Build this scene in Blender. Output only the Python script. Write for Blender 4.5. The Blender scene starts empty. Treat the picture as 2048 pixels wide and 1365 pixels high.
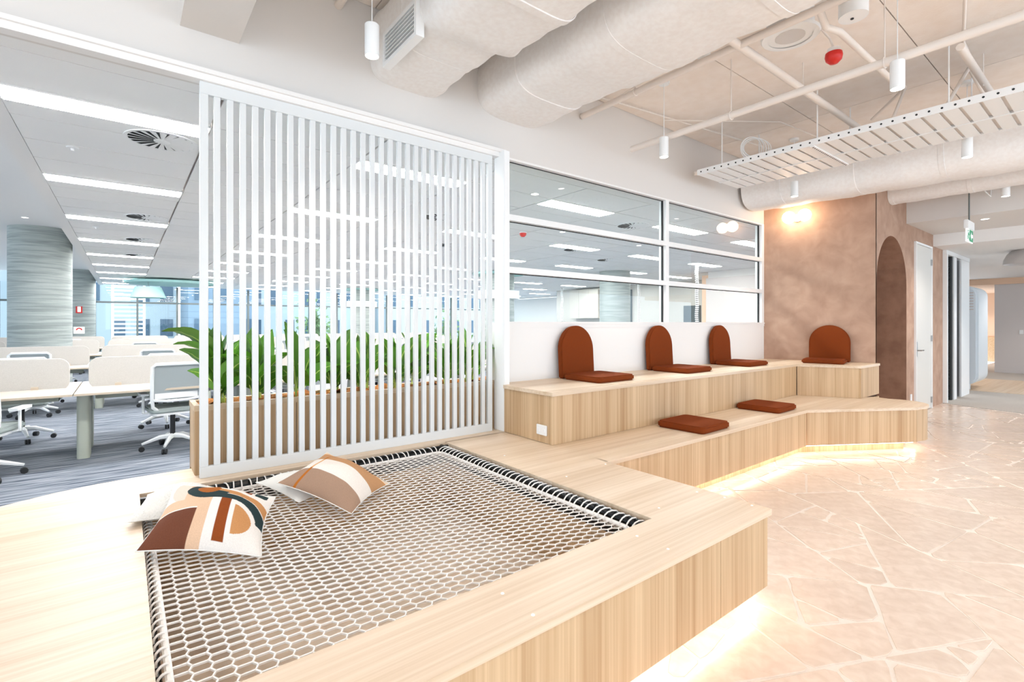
import bpy, bmesh, math, random
from mathutils import Vector, Matrix
random.seed(7)
PI = math.pi
C = bpy.context.scene.collection
S = bpy.context.scene

# ------------------------------------------------------------------ camera, world, exposure
cam_d = bpy.data.cameras.new('camera'); cam = bpy.data.objects.new('camera', cam_d); C.objects.link(cam)
cam.location = (0, 0, 1.45); cam.rotation_euler = (PI/2, 0, -math.atan2(.617, .787))
cam_d.sensor_width = 36; cam_d.lens = 988/2048*36; cam_d.shift_y = -34.5/2048
cam_d.clip_start = .05; cam_d.clip_end = 300
S.camera = cam
S.view_settings.view_transform = 'Standard'; S.view_settings.look = 'None'
S.view_settings.gamma = 1; S.view_settings.use_curve_mapping = False
S.view_settings.exposure = 0.12
W = bpy.data.worlds.new('sky'); S.world = W; W.use_nodes = True
bg = W.node_tree.nodes['Background']; bg.inputs[0].default_value = (.75, .875, 1, 1); bg.inputs[1].default_value = 3.3
S.cycles.max_bounces = 8; S.cycles.diffuse_bounces = 5; S.cycles.glossy_bounces = 3; S.cycles.transmission_bounces = 4
S.cycles.transparent_max_bounces = 12; S.cycles.caustics_reflective = False; S.cycles.caustics_refractive = False
S.cycles.use_denoising = True; S.cycles.sample_clamp_indirect = 6
def lamp(kind, name, loc, energy, color=(1, 1, 1), size=.1, rot=(0, 0, 0), size_y=None, spot=None):
    d = bpy.data.lights.new(name, kind); d.energy = energy; d.color = color
    if kind == 'AREA':
        d.size = size
        if size_y: d.shape = 'RECTANGLE'; d.size_y = size_y
    else: d.shadow_soft_size = size
    if spot: d.spot_size = spot; d.spot_blend = .6
    o = bpy.data.objects.new(name, d); C.objects.link(o); o.location = loc; o.rotation_euler = rot
    return o
OFFICE_PANEL = 54.0; LED = 17.0; SPOT = 40
# daylight: portals in the window walls and the lobby end, left open for light, guide the sky's light indoors
for args in (('lobby_open_end_portal', (4.5, -7.9, 1.95), 27, (math.radians(90), 0, 0), 3.8), ('facade_portal', (5.5, 25.7, 1.55), 29, (math.radians(-90), 0, 0), 3.0), ('lobby_side_portal', (-9.1, -2.2, 1.95), 11, (math.radians(90), 0, math.radians(-90)), 3.8), ('side_window_portal', (-9.1, 14.6, 1.7), 21, (math.radians(90), 0, math.radians(-90)), 3.4)):
    o = lamp('AREA', args[0], args[1], 1, (1, 1, 1), args[2], args[3], args[4]); o.data.cycles.is_portal = True

# ------------------------------------------------------------------ materials
def lin(h):
    v = [int(h[i:i+2], 16)/255 for i in (0, 2, 4)]
    return tuple((c/12.92 if c <= .04045 else ((c+.055)/1.055)**2.4) for c in v) + (1,)
def mat(name, h, rough=.5, metal=0, spec=.5, emit=None, estr=0):
    m = bpy.data.materials.new(name); m.use_nodes = True; b = m.node_tree.nodes['Principled BSDF']
    b.inputs['Base Color'].default_value = lin(h); b.inputs['Roughness'].default_value = rough
    b.inputs['Metallic'].default_value = metal; b.inputs['Specular IOR Level'].default_value = spec
    if emit: b.inputs['Emission Color'].default_value = lin(emit); b.inputs['Emission Strength'].default_value = estr
    return m
def noisemat(name, h1, h2, scale=(5, 5, 5), nscale=1, rough=.5, bump=0, bscale=40, detail=4, lo=.35, hi=.65, rnd=0, spec=.5, coord='Object', distort=0):
    m = mat(name, h1, rough, spec=spec); nt = m.node_tree; N = nt.nodes; L = nt.links; b = N['Principled BSDF']
    tc = N.new('ShaderNodeTexCoord'); mp = N.new('ShaderNodeMapping'); mp.inputs['Scale'].default_value = scale
    L.new(tc.outputs[coord], mp.inputs[0]); no = N.new('ShaderNodeTexNoise'); no.inputs['Scale'].default_value = nscale
    no.inputs['Detail'].default_value = detail; no.inputs['Distortion'].default_value = distort; L.new(mp.outputs[0], no.inputs['Vector'])
    r = N.new('ShaderNodeValToRGB'); r.color_ramp.elements[0].position = lo; r.color_ramp.elements[1].position = hi
    r.color_ramp.elements[0].color = lin(h1); r.color_ramp.elements[1].color = lin(h2); L.new(no.outputs[0], r.inputs[0])
    out = r.outputs[0]
    if rnd:
        oi = N.new('ShaderNodeObjectInfo'); mr = N.new('ShaderNodeMapRange'); mr.inputs[3].default_value = 1-rnd; mr.inputs[4].default_value = 1+rnd*.5
        L.new(oi.outputs['Random'], mr.inputs[0]); hs = N.new('ShaderNodeHueSaturation'); L.new(mr.outputs[0], hs.inputs['Value']); L.new(out, hs.inputs['Color']); out = hs.outputs[0]
    L.new(out, b.inputs['Base Color'])
    if bump:
        n2 = N.new('ShaderNodeTexNoise'); n2.inputs['Scale'].default_value = bscale; L.new(tc.outputs[coord], n2.inputs['Vector'])
        bp = N.new('ShaderNodeBump'); bp.inputs['Strength'].default_value = bump; bp.inputs['Distance'].default_value = .01
        L.new(n2.outputs[0], bp.inputs['Height']); L.new(bp.outputs[0], b.inputs['Normal'])
    return m
def woodmat(name, axis, dark='AE8B64', light='D4B894', rnd=.05):
    # fine streaks running along one axis
    m = mat(name, light, .42, spec=.4); nt = m.node_tree; N = nt.nodes; L = nt.links; b = N['Principled BSDF']
    tc = N.new('ShaderNodeTexCoord'); outs = []
    for sc, st, det in ((7, .25, 3), (38, .5, 3), (140, 1.2, 2)):
        mp = N.new('ShaderNodeMapping'); v = [sc]*3; v[axis] = st; mp.inputs['Scale'].default_value = v
        L.new(tc.outputs['Object'], mp.inputs[0]); no = N.new('ShaderNodeTexNoise'); no.inputs['Scale'].default_value = 1
        no.inputs['Detail'].default_value = det; L.new(mp.outputs[0], no.inputs['Vector']); outs.append(no.outputs[0])
    def mth(op, a, bb):
        n = N.new('ShaderNodeMath'); n.operation = op
        for i, x in enumerate((a, bb)):
            if isinstance(x, float): n.inputs[i].default_value = x
            else: L.new(x, n.inputs[i])
        return n.outputs[0]
    s = mth('ADD', mth('MULTIPLY', outs[0], .45), mth('ADD', mth('MULTIPLY', outs[1], .35), mth('MULTIPLY', outs[2], .2)))
    r = N.new('ShaderNodeValToRGB'); r.color_ramp.elements[0].position = .36; r.color_ramp.elements[1].position = .6
    r.color_ramp.elements[0].color = lin(dark); r.color_ramp.elements[1].color = lin(light); L.new(s, r.inputs[0])
    L.new(r.outputs[0], b.inputs['Base Color'])
    return m
def emat(name, h, st):
    m = bpy.data.materials.new(name); m.use_nodes = True; N = m.node_tree.nodes; N.clear()
    e = N.new('ShaderNodeEmission'); e.inputs[0].default_value = lin(h); e.inputs[1].default_value = st
    o = N.new('ShaderNodeOutputMaterial'); m.node_tree.links.new(e.outputs[0], o.inputs[0]); return m
def glassmat(name, tint='FFFFFF', k=1.7):
    # clear sheet: straight transmission plus Schlick reflection of both faces
    m = bpy.data.materials.new(name); m.use_nodes = True; N = m.node_tree.nodes; L = m.node_tree.links; N.clear()
    t = N.new('ShaderNodeBsdfTransparent'); t.inputs[0].default_value = lin(tint); g = N.new('ShaderNodeBsdfGlossy'); g.inputs['Roughness'].default_value = 0
    lw = N.new('ShaderNodeLayerWeight'); lw.inputs[0].default_value = .5
    p = N.new('ShaderNodeMath'); p.operation = 'POWER'; p.inputs[1].default_value = 4.0; L.new(lw.outputs['Facing'], p.inputs[0])
    a = N.new('ShaderNodeMath'); a.operation = 'MULTIPLY_ADD'; a.inputs[1].default_value = .85; a.inputs[2].default_value = .05; L.new(p.outputs[0], a.inputs[0])
    x = N.new('ShaderNodeMixShader'); o = N.new('ShaderNodeOutputMaterial')
    L.new(a.outputs[0], x.inputs[0]); L.new(t.outputs[0], x.inputs[1]); L.new(g.outputs[0], x.inputs[2]); L.new(x.outputs[0], o.inputs[0]); return m
M = dict(
 white=mat('white_paint', 'F1EFED', .55), bulk=mat('bulkhead_paint', 'DFDBD7', .6), slab=noisemat('slab_paint', 'F6EBE1', 'FAF1E9', nscale=1.5, rough=.75, bump=.15, bscale=60),
 screen=mat('screen_paint', 'E0E3E4', .45), powder=mat('white_powdercoat', 'F4F5F5', .35), tile=noisemat('ceiling_tile', 'F3F3F2', 'F8F8F7', nscale=60, rough=.8, rnd=.02),
 duct=noisemat('duct_wrap', 'F1EDEA', 'F6F4F2', nscale=6, rough=.45, bump=.35, bscale=9), pipe=mat('painted_pipe', 'EFE6DE', .5),
 woodv=woodmat('laminate_vertical', 2), woodx=woodmat('laminate_along', 0, 'CDB496', 'E6D3BD'), wooda=woodmat('laminate_edge', 0, 'C2A684', 'DCC4A6'),
 stone=noisemat('stone', 'DDCABA', 'EDDDCF', nscale=3.0, rough=.22, bump=.06, bscale=25, detail=8, rnd=.07, lo=.3, hi=.7, distort=.6),
 grout=noisemat('grout', 'EAE0D6', 'EDE4DB', nscale=20, rough=.5),
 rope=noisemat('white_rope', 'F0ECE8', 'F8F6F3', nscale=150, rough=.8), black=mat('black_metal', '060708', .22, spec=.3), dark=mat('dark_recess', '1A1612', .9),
 rust=noisemat('rust_wool', '662A10', '96481C', nscale=260, rough=.95, bump=.5, bscale=420, detail=2, spec=.15),
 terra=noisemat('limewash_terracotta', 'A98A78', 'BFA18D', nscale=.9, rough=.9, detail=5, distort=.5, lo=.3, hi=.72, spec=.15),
 terra_shade=noisemat('limewash_niche_shaded', '8C6B59', 'A07D69', nscale=1.1, rough=.9, detail=6, spec=.15),  # darker copy of the wall limewash, recess shade put into its colour
 glass=glassmat('pane_glass', 'F4FAF8'), doorp=mat('door_paint', 'DCDAD4', .4), steel=mat('brushed_steel', 'B8B8B8', .3, 1),
 gasket=mat('black_gasket', '101114', .6), conc=noisemat('board_marked_concrete', '89928F', 'A9B0AD', scale=(.8, .8, 15), nscale=1.6, rough=.85, detail=8, distort=.6, bump=.3, bscale=12),
 carpet=noisemat('striped_carpet', '4C5663', 'A0A4AC', scale=(1.6, 26, 1), nscale=1.4, rough=1, detail=6, spec=.05, distort=.5),
 carpet2=noisemat('grey_carpet', 'A8A4A0', 'DCD6CF', nscale=28, rough=1, spec=.05),
 desk=mat('desk_top', 'CDC2B6', .5), deske=mat('desk_edge', 'C9B9A4', .5), felt=noisemat('acoustic_felt', 'BDB9B3', 'CBC7C1', nscale=60, rough=.95, spec=.1), sage=mat('sage_metal', 'AEB3A6', .45),
 chairw=mat('chair_plastic', 'EEF0F0', .4), mesh=mat('grey_mesh', '9BA3A4', .9), seatg=mat('grey_fabric', '9CA5A2', .95), rubber=mat('black_rubber', '15171A', .5),
 mull=mat('grey_mullion', '6D7472', .5), teal=mat('teal_felt', 'A5CECB', .9), soil=noisemat('coir', '8A4A16', 'D58A3C', nscale=55, rough=1, bump=1, bscale=90),
 leaf=None, red=mat('red_plastic', 'D2231A', .4), green=mat('sign_green', '1E9B6A', .5), signw=mat('sign_white', 'F4F6F4', .5, emit='FFFFFF', estr=.4),
 bwhite=mat('facade_white', 'B9C4CA', .8), bglass=mat('facade_glass', '4A6378', .15), bgrey=mat('facade_grey', '7D90A2', .7), ground=mat('street', 'C9CDCC', .9), cab=mat('cabinet_cream', 'B9B5AC', .5), cabd=mat('dark_panel', '3A4A50', .5),
 peach=mat('peach_wall', 'EBC9AD', .8), greyw=mat('grey_wall', 'D6CFCC', .8), tan=noisemat('tan_stone', 'CFA97F', 'DDBE98', nscale=6, rough=.5), pod=mat('pod_white', 'E2E9EE', .4),
 eoff=emat('panel_glow', 'FFFFFF', OFFICE_PANEL), led=emat('led_glow', 'FFDCC6', LED), globe=emat('globe_glow', 'FFDDB8', 17), spotm=emat('lamp_glow', 'FFF6EA', 14), dl=emat('downlight_glow', 'FFF1E0', 8),
 vent=mat('dark_vent', '24282A', .7), cush_w=noisemat('boucle', 'DAD7D0', 'EFEDE8', nscale=130, rough=1, bump=1, bscale=110, spec=.1),
 cush_p=noisemat('plain_linen', 'E3E3DF', 'EDEBE6', nscale=90, rough=1, spec=.1), sheer=mat('louvre_white', 'EEF1F1', .6), tree=noisemat('tree_leaves', '5F7A4E', '8FA97C', nscale=4, rough=1),
)
def leafmat():
    m = mat('leaf_green', '3E7A1C', .35, spec=.5); nt = m.node_tree; N = nt.nodes; L = nt.links; b = N['Principled BSDF']
    uv = N.new('ShaderNodeUVMap'); sep = N.new('ShaderNodeSeparateXYZ'); L.new(uv.outputs[0], sep.inputs[0])
    a = N.new('ShaderNodeMath'); a.operation = 'SUBTRACT'; a.inputs[1].default_value = .5; L.new(sep.outputs[0], a.inputs[0])
    ab = N.new('ShaderNodeMath'); ab.operation = 'ABSOLUTE'; L.new(a.outputs[0], ab.inputs[0])
    r = N.new('ShaderNodeValToRGB'); r.color_ramp.elements[0].position = .0; r.color_ramp.elements[1].position = .05
    r.color_ramp.elements[0].color = lin('BCD870'); r.color_ramp.elements[1].color = lin('4D8A26'); L.new(ab.outputs[0], r.inputs[0])
    oi = N.new('ShaderNodeObjectInfo'); mr = N.new('ShaderNodeMapRange'); mr.inputs[3].default_value = .6; mr.inputs[4].default_value = 1.5
    L.new(oi.outputs['Random'], mr.inputs[0]); hs = N.new('ShaderNodeHueSaturation'); hs.inputs['Hue'].default_value = .49; L.new(mr.outputs[0], hs.inputs['Value']); L.new(r.outputs[0], hs.inputs['Color'])
    L.new(hs.outputs[0], b.inputs['Base Color'])
    try: b.inputs['Subsurface Weight'].default_value = 0
    except Exception: pass
    return m
M['leaf'] = leafmat()

# ------------------------------------------------------------------ mesh helpers
class MB:
    def __init__(s): s.v = []; s.f = []; s.mi = []
    def add(s, vs, fs, mi=0):
        n = len(s.v); s.v += [tuple(v) for v in vs]; s.f += [tuple(i+n for i in f) for f in fs]; s.mi += [mi]*len(fs); return s
    def box(s, x0, x1, y0, y1, z0, z1, mi=0):
        vs = [(x, y, z) for z in (z0, z1) for y in (y0, y1) for x in (x0, x1)]
        return s.add(vs, [(0, 2, 3, 1), (4, 5, 7, 6), (0, 1, 5, 4), (2, 6, 7, 3), (0, 4, 6, 2), (1, 3, 7, 5)], mi)
    def bar(s, p, q, w, h, up=(0, 0, 1)):     # a rectangular bar from p to q
        p = Vector(p); q = Vector(q); d = (q-p).normalized(); u = Vector(up); sd = d.cross(u)
        if sd.length < 1e-4: sd = d.cross(Vector((1, 0, 0)))
        sd.normalize(); u = sd.cross(d).normalized()
        vs = [a + sd*w/2*i + u*h/2*j for a in (p, q) for i, j in ((-1, -1), (1, -1), (1, 1), (-1, 1))]
        return s.add(vs, [(0, 3, 2, 1), (4, 5, 6, 7), (0, 1, 5, 4), (1, 2, 6, 5), (2, 3, 7, 6), (3, 0, 4, 7)])
    def tube(s, pts, r, n=8, closed=False, cap=True, mi=0):
        pts = [Vector(p) for p in pts]; N = len(pts); vs = []; prev = None
        rr = r if isinstance(r, (list, tuple)) else [r]*N
        for i, p in enumerate(pts):
            if closed: d = (pts[(i+1) % N]-pts[i-1])
            else: d = pts[min(i+1, N-1)]-pts[max(i-1, 0)]
            d.normalize()
            if prev is None: prev = d.orthogonal().normalized()
            a = (prev - d*prev.dot(d))
            if a.length < 1e-5: a = d.orthogonal()
            a.normalize(); prev = a; b = d.cross(a)
            for k in range(n):
                t = 2*PI*k/n; vs.append(p + (a*math.cos(t)+b*math.sin(t))*rr[i])
        fs = []
        for i in range(N if closed else N-1):
            j = (i+1) % N
            for k in range(n): k2 = (k+1) % n; fs.append((i*n+k, i*n+k2, j*n+k2, j*n+k))
        if cap and not closed: fs.append(tuple(range(n-1, -1, -1))); fs.append(tuple((N-1)*n+k for k in range(n)))
        return s.add(vs, fs, mi)
    def cyl(s, x, y, z0, z1, r, n=24, r2=None, mi=0):
        r2 = r if r2 is None else r2
        vs = [(x+rr*math.cos(2*PI*k/n), y+rr*math.sin(2*PI*k/n), z) for z, rr in ((z0, r), (z1, r2)) for k in range(n)]
        return s.add(vs, [tuple(range(n-1, -1, -1)), tuple(range(n, 2*n))]+[(k, (k+1) % n, n+(k+1) % n, n+k) for k in range(n)], mi)
    def lathe(s, prof, x=0, y=0, n=24, z=0):
        vs = [(x+r*math.cos(2*PI*k/n), y+r*math.sin(2*PI*k/n), z+zz) for r, zz in prof for k in range(n)]
        return s.add(vs, [(i*n+k, i*n+(k+1) % n, (i+1)*n+(k+1) % n, (i+1)*n+k) for i in range(len(prof)-1) for k in range(n)])
    def prism(s, poly, z0, z1, mi=0):
        n = len(poly); vs = [(x, y, z0) for x, y in poly]+[(x, y, z1) for x, y in poly]
        return s.add(vs, [tuple(range(n-1, -1, -1)), tuple(range(n, 2*n))]+[(k, (k+1) % n, n+(k+1) % n, n+k) for k in range(n)], mi)
    def mesh(s, name, m, smooth=False, bevel=0, seg=2, ang=35):
        me = bpy.data.meshes.new(name); me.from_pydata(s.v, [], s.f); me.update()
        for x in (m if isinstance(m, (list, tuple)) else [m]): me.materials.append(x)
        if any(s.mi): me.polygons.foreach_set('material_index', s.mi)
        bm = bmesh.new(); bm.from_mesh(me)
        if bevel:
            ed = [e for e in bm.edges if len(e.link_faces) == 2 and e.calc_face_angle(0) > math.radians(ang)]
            bmesh.ops.bevel(bm, geom=ed, offset=bevel, segments=seg, affect='EDGES', clamp_overlap=True)
        bmesh.ops.recalc_face_normals(bm, faces=bm.faces); bm.to_mesh(me); bm.free()
        if smooth:
            me.polygons.foreach_set('use_smooth', [True]*len(me.polygons)); me.set_sharp_from_angle(angle=math.radians(40))
        return me
def link(name, me, parent=None, loc=None, rot=None):
    o = bpy.data.objects.new(name, me); C.objects.link(o)
    if parent: o.parent = parent
    if loc is not None: o.location = loc
    if rot is not None: o.rotation_euler = rot
    return o
def ob(name, mb, m, parent=None, loc=None, rot=None, **k):
    return link(name, mb.mesh(name, m, **k), parent, loc, rot)
def tag(o, label, cat, group=None, kind=None):
    o['label'] = label; o['category'] = cat
    if group: o['group'] = group
    if kind: o['kind'] = kind
    return o
def thing(name, label, cat, loc=(0, 0, 0), rz=0, group=None):
    o = bpy.data.objects.new(name, None); C.objects.link(o); o.location = loc; o.rotation_euler = (0, 0, rz); o.empty_display_size = .1
    return tag(o, label, cat, group)
def struct(name, mb=None, m=None, **k):
    if mb is None: o = bpy.data.objects.new(name, None); C.objects.link(o)
    else: o = ob(name, mb, m, **k)
    o['kind'] = 'structure'; return o
def copy_tree(o, parent=None):
    c = o.copy(); C.objects.link(c); c.parent = parent
    for ch in list(o.children): copy_tree(ch, c)
    return c
def rrect(w, h, r, n=5, cx=0, cy=0):
    P = []
    for sx, sy, a0 in ((1, 1, 0), (-1, 1, 90), (-1, -1, 180), (1, -1, 270)):
        for k in range(n+1):
            a = math.radians(a0+90*k/n); P.append((cx+sx*(w/2-r)+r*math.cos(a), cy+sy*(h/2-r)+r*math.sin(a)))
    return P

# ------------------------------------------------------------------ calibrated view helper (used only to lay out plan positions)
def ground(u, v, z):
    D = 988*(1.45-z)/(v-648); k = (u-1024)/988
    return ((.617+k*.787)*D, (.787-k*.617)*D)

WY = 3.60; SLAB = 3.85; ZP = .497; ZU = .911
# ================================================================== SETTING
floor = struct('floor', MB().box(-9, 30, -8, 3.4, -.12, -.004), M['grout'])
carpet_o = struct('floor_carpet', MB().box(-9, 22, 3.4, 25.6, -.12, 0), M['carpet'])
ob('corridor_carpet', MB().prism([(11.72, 2.24), (11.0, -.2), (11.0, -8), (30, -8), (30, 3.4), (11.72, 3.4)], -.004, .006), M['carpet2'], floor)
ob('timber_strip', MB().box(14.4, 17.8, 1.0, 2.9, .006, .010), M['woodx'], floor)
# --- crazy paving: broken slabs from repeated splitting, every stone an object
def clip(poly, a, b, c):   # keep a*x+b*y<=c
    out = []
    for i in range(len(poly)):
        p, q = poly[i-1], poly[i]; dp = a*p[0]+b*p[1]-c; dq = a*q[0]+b*q[1]-c
        if (dp <= 0) != (dq <= 0):
            t = dp/(dp-dq); out.append((p[0]+(q[0]-p[0])*t, p[1]+(q[1]-p[1])*t))
        if dq <= 0: out.append(q)
    return out
def area(P): return abs(sum(P[i-1][0]*P[i][1]-P[i][0]*P[i-1][1] for i in range(len(P))))/2
def split(P, out):
    A = area(P); n = len(P); gx_ = sum(p[0] for p in P)/n; gy_ = sum(p[1] for p in P)/n
    sxx = sum((p[0]-gx_)**2 for p in P); syy = sum((p[1]-gy_)**2 for p in P); sxy = sum((p[0]-gx_)*(p[1]-gy_) for p in P)
    th = .5*math.atan2(2*sxy, sxx-syy); l1 = sxx*math.cos(th)**2+syy*math.sin(th)**2+2*sxy*math.sin(th)*math.cos(th); l2 = sxx+syy-l1
    asp = math.sqrt(l1/max(l2, 1e-6)); lim = srnd.choice((.05, .12, .2, .28, .36, .42))
    if (A < lim and asp < 2.6) or A < .02: out.append(P); return
    ang = th+srnd.gauss(0, .38)+(PI/2 if asp < 1.25 and srnd.random() < .5 else 0); f = srnd.uniform(.33, .67)
    L_ = math.sqrt(l1/n)*1.2; px_ = gx_+math.cos(th)*L_*(f-.5)*1.6; py_ = gy_+math.sin(th)*L_*(f-.5)*1.6
    a, b = math.cos(ang), math.sin(ang); c = a*px_+b*py_
    for sgn in (1, -1):
        Q = clip(P, a*sgn, b*sgn, c*sgn)
        if len(Q) >= 3 and area(Q) > .001: split(Q, out)
srnd = random.Random(21); cells = []
split([(1.3, -2.0), (12.6, -.6), (12.6, 2.6), (1.3, 2.6)], cells)
nst = 0
def inset(P, g):
    # orient anticlockwise and pull every side in by its own gap
    if sum(P[i-1][0]*P[i][1]-P[i][0]*P[i-1][1] for i in range(len(P))) < 0: P = P[::-1]
    Q = P
    for i in range(len(P)):
        a, b = P[i-1], P[i]; L_ = math.hypot(b[0]-a[0], b[1]-a[1])
        if L_ < 1e-5: continue
        nx_, ny_ = (b[1]-a[1])/L_, -(b[0]-a[0])/L_; w_ = g*srnd.uniform(.6, 1.5)
        t_ = srnd.uniform(-.025, .025); nx2, ny2 = nx_-ny_*t_, ny_+nx_*t_; mx2, my2 = (a[0]+b[0])/2, (a[1]+b[1])/2
        Q = clip(Q, nx2, ny2, nx2*mx2+ny2*my2-w_)
    return Q
for P in cells:
    P = clip(P, .944, -.33, .944*11.70-.33*2.24)
    if len(P) < 3: continue
    x = sum(p[0] for p in P)/len(P); y = sum(p[1] for p in P)/len(P)
    if y < .09*x-.45 or (x < 2.3 and y > 1.4) or (x > 2.7 and x < 7.6 and y > 2.55) or nst >= 296: continue
    po = inset(P, .008)
    if len(po) < 3 or area(po) < .002: continue
    cx = sum(q[0] for q in po)/len(po); cy = sum(q[1] for q in po)/len(po); pts = []
    for k in range(len(po)):
        a, b, c = po[k-1], po[k], po[(k+1) % len(po)]
        la = math.hypot(a[0]-b[0], a[1]-b[1]); lc = math.hypot(c[0]-b[0], c[1]-b[1])
        t = min(srnd.uniform(.005, .05), la*.35); t2 = min(srnd.uniform(.005, .05), lc*.35)
        pts.append((b[0]+(a[0]-b[0])/max(la, 1e-6)*t, b[1]+(a[1]-b[1])/max(la, 1e-6)*t)); pts.append((b[0]+(c[0]-b[0])/max(lc, 1e-6)*t2, b[1]+(c[1]-b[1])/max(lc, 1e-6)*t2))
        if lc > .2:
            for f in (.38, .66): pts.append((b[0]+(c[0]-b[0])*f+srnd.uniform(-.005, .005), b[1]+(c[1]-b[1])*f+srnd.uniform(-.005, .005)))
    n = len(pts); zt = srnd.uniform(-.0005, .0008); f = lambda a, b: 1-.003/max(.05, math.hypot(a-cx, b-cy))
    vs = [(a-cx, b-cy, -.006) for a, b in pts]+[(a-cx, b-cy, zt-.0015) for a, b in pts]+[((a-cx)*f(a, b), (b-cy)*f(a, b), zt) for a, b in pts]
    fs = [tuple(range(2*n, 3*n))]+[(k, (k+1) % n, n+(k+1) % n, n+k) for k in range(n)]+[(n+k, n+(k+1) % n, 2*n+(k+1) % n, 2*n+k) for k in range(n)]
    ob('stone', MB().add(vs, fs), M['stone'], floor, loc=(cx, cy, 0)); nst += 1
# --- lobby slab ceiling with soffit panels
ceil = struct('ceiling', MB().box(-9, 9.6, -8, 3.7, SLAB+.02, SLAB+.2), M['dark'])
for i in range(-1, 5):
    for j in range(-1, 6):
        x0, y0 = i*2.4-.9, 3.6-(j+1)*1.2
        x1 = min(x0+2.4, 9.52)
        if x1 > x0: ob('ceiling_panel', MB().box(x0+.004, x1-.004, y0+.004, y0+1.196, SLAB, SLAB+.019), M['slab'], ceil)
ob('ceiling_sheet', MB().box(-9, -3.3, -8, 3.6, SLAB, SLAB+.019), M['slab'], ceil)
ob('ceiling_sheet', MB().box(-3.3, 9.52, -8, -3.6, SLAB, SLAB+.019), M['slab'], ceil)
struct('wall_bulkhead', MB().box(-9, 9.6, WY, WY+.14, 2.985, SLAB+.02), M['bulk'])
struct('trim_1', MB().box(-9, 2.70, WY-.055, WY+.02, 2.945, 2.99).box(-9, 2.70, WY-.075, WY-.02, 2.985, 3.012), M['white'])
struct('ceiling_lowered_bulkhead', MB().box(.263, .58, -.4, WY, 3.26, SLAB), M['bulk'])
# right hand stepped soffits
struct('ceiling_soffit_high', MB().box(9.52, 11.1, -8, 2.3, 3.0, SLAB+.1), M['bulk'])
struct('ceiling_soffit_low', MB().box(11.1, 13.72, -8, 2.35, 2.8, SLAB+.1).box(13.72, 20.45, -8, 8, 2.8, SLAB+.1), M['white'])
struct('wall_lobby_far', MB().box(13.72, 26.2, 8, 8.2, 0, 2.9), M['peach'])
struct('ceiling_soffit_far', MB().box(20.4, 27, -8, 8, 2.62, 2.9), M['peach'])
# outer shell on the unseen sides
lw4 = struct('window_4')
for y in (-8, -5.7, -3.4, -1.1, 1.2, 3.5): ob('mullion', MB().box(-9.05, -8.95, y-.04, y+.04, 0, SLAB), M['mull'], lw4)
ob('transom', MB().box(-9.05, -8.95, -8, 3.6, 2.28, 2.35), M['mull'], lw4)
# --- office ceiling: tiles, lights
OC = 3.0
oc = struct('ceiling_office', MB().box(-.80, 20, WY+.14, 25.6, OC+.035, OC+.2), M['greyw'])
ob('ceiling_margin', MB().box(-.80, -.67, WY+.14, 25.6, OC, OC+.034), M['white'], oc)
lattX = [-.66+2.42*k for k in range(8)]; lattY = [4.52+2.42*j for j in range(9)]
tile_me = MB().box(0, 1.190, 0, .590, 0, .02).mesh('ceiling_tile', M['tile'])
tn = 0; rest = MB(); fld = []
xs = []; x = -.67
for k in range(8): xs += [x, x+1.21]; x += 2.42
ys = [3.74, 3.92]+[3.92+.605*k for k in range(1, 36)]
for b in range(len(ys)-1):
    for a in range(len(xs)):
        fld.append((xs[a], ys[b], ys[b+1]-ys[b], a, b))
def is_light(a, b): return a % 2 == 0 and b >= 2 and (b-2) % 4 == 0
fld.sort(key=lambda t: math.hypot(t[0]+.6, t[1]))
for X, Y, h, a, b in fld:
    if is_light(a, b):
        rest.box(X+.003, X+1.207, Y+.30, Y+h-.003, OC, OC+.02); continue
    if h < .5: rest.box(X+.003, X+1.207, Y, Y+h-.004, OC, OC+.02); continue
    if tn < 280: o = link('ceiling_tile', tile_me, oc, (X+.005, Y+.005, OC)); tn += 1
    else: rest.box(X+.003, X+1.207, Y+.003, Y+.602, OC, OC+.02)
r_ = ob('far_ceiling_tiles', rest, M['tile'], oc); r_['kind'] = 'stuff'
lp_frame = MB().box(0, 1.2, 0, .012, -.006, .03).box(0, 1.2, .276, .288, -.006, .03).box(0, .012, 0, .288, -.006, .03).box(1.188, 1.2, 0, .288, -.006, .03).mesh('frame', M['powder'])
lp_diff = MB().box(.012, 1.188, .012, .276, -.009, .012).mesh('diffuser', M['eoff'])
rowname = ['first', 'second', 'third', 'fourth', 'fifth', 'sixth', 'seventh', 'eighth', 'ninth']
colname = ['leftmost run of long lights', 'second run from the left', 'third run, near the white post', 'fourth run from the left', 'fifth run from the left', 'sixth run from the left', 'seventh run from the left', 'rightmost run']
for a in range(0, 16, 2):
    for jj, b in enumerate(range(2, len(ys)-1, 4)):
        X, Y = xs[a], ys[b]
        if a/2 > 5 and jj < 1: continue
        t = thing('ceiling_light', f'ceiling light, {rowname[jj]} from the lobby in the {colname[a//2]}', 'ceiling light', (X+.005, Y+.006, OC-.002), 0, 'recessed linear lights in the office ceiling')
        link('frame', lp_frame, t); link('diffuser', lp_diff, t)
# raised perimeter ceiling on the left of the margin
struct('ceiling_perimeter', MB().box(-9, -.80, WY+.14, 25.6, 3.4, 3.5).box(-.82, -.80, WY+.14, 25.6, 3.02, 3.42), M['white'])
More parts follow.
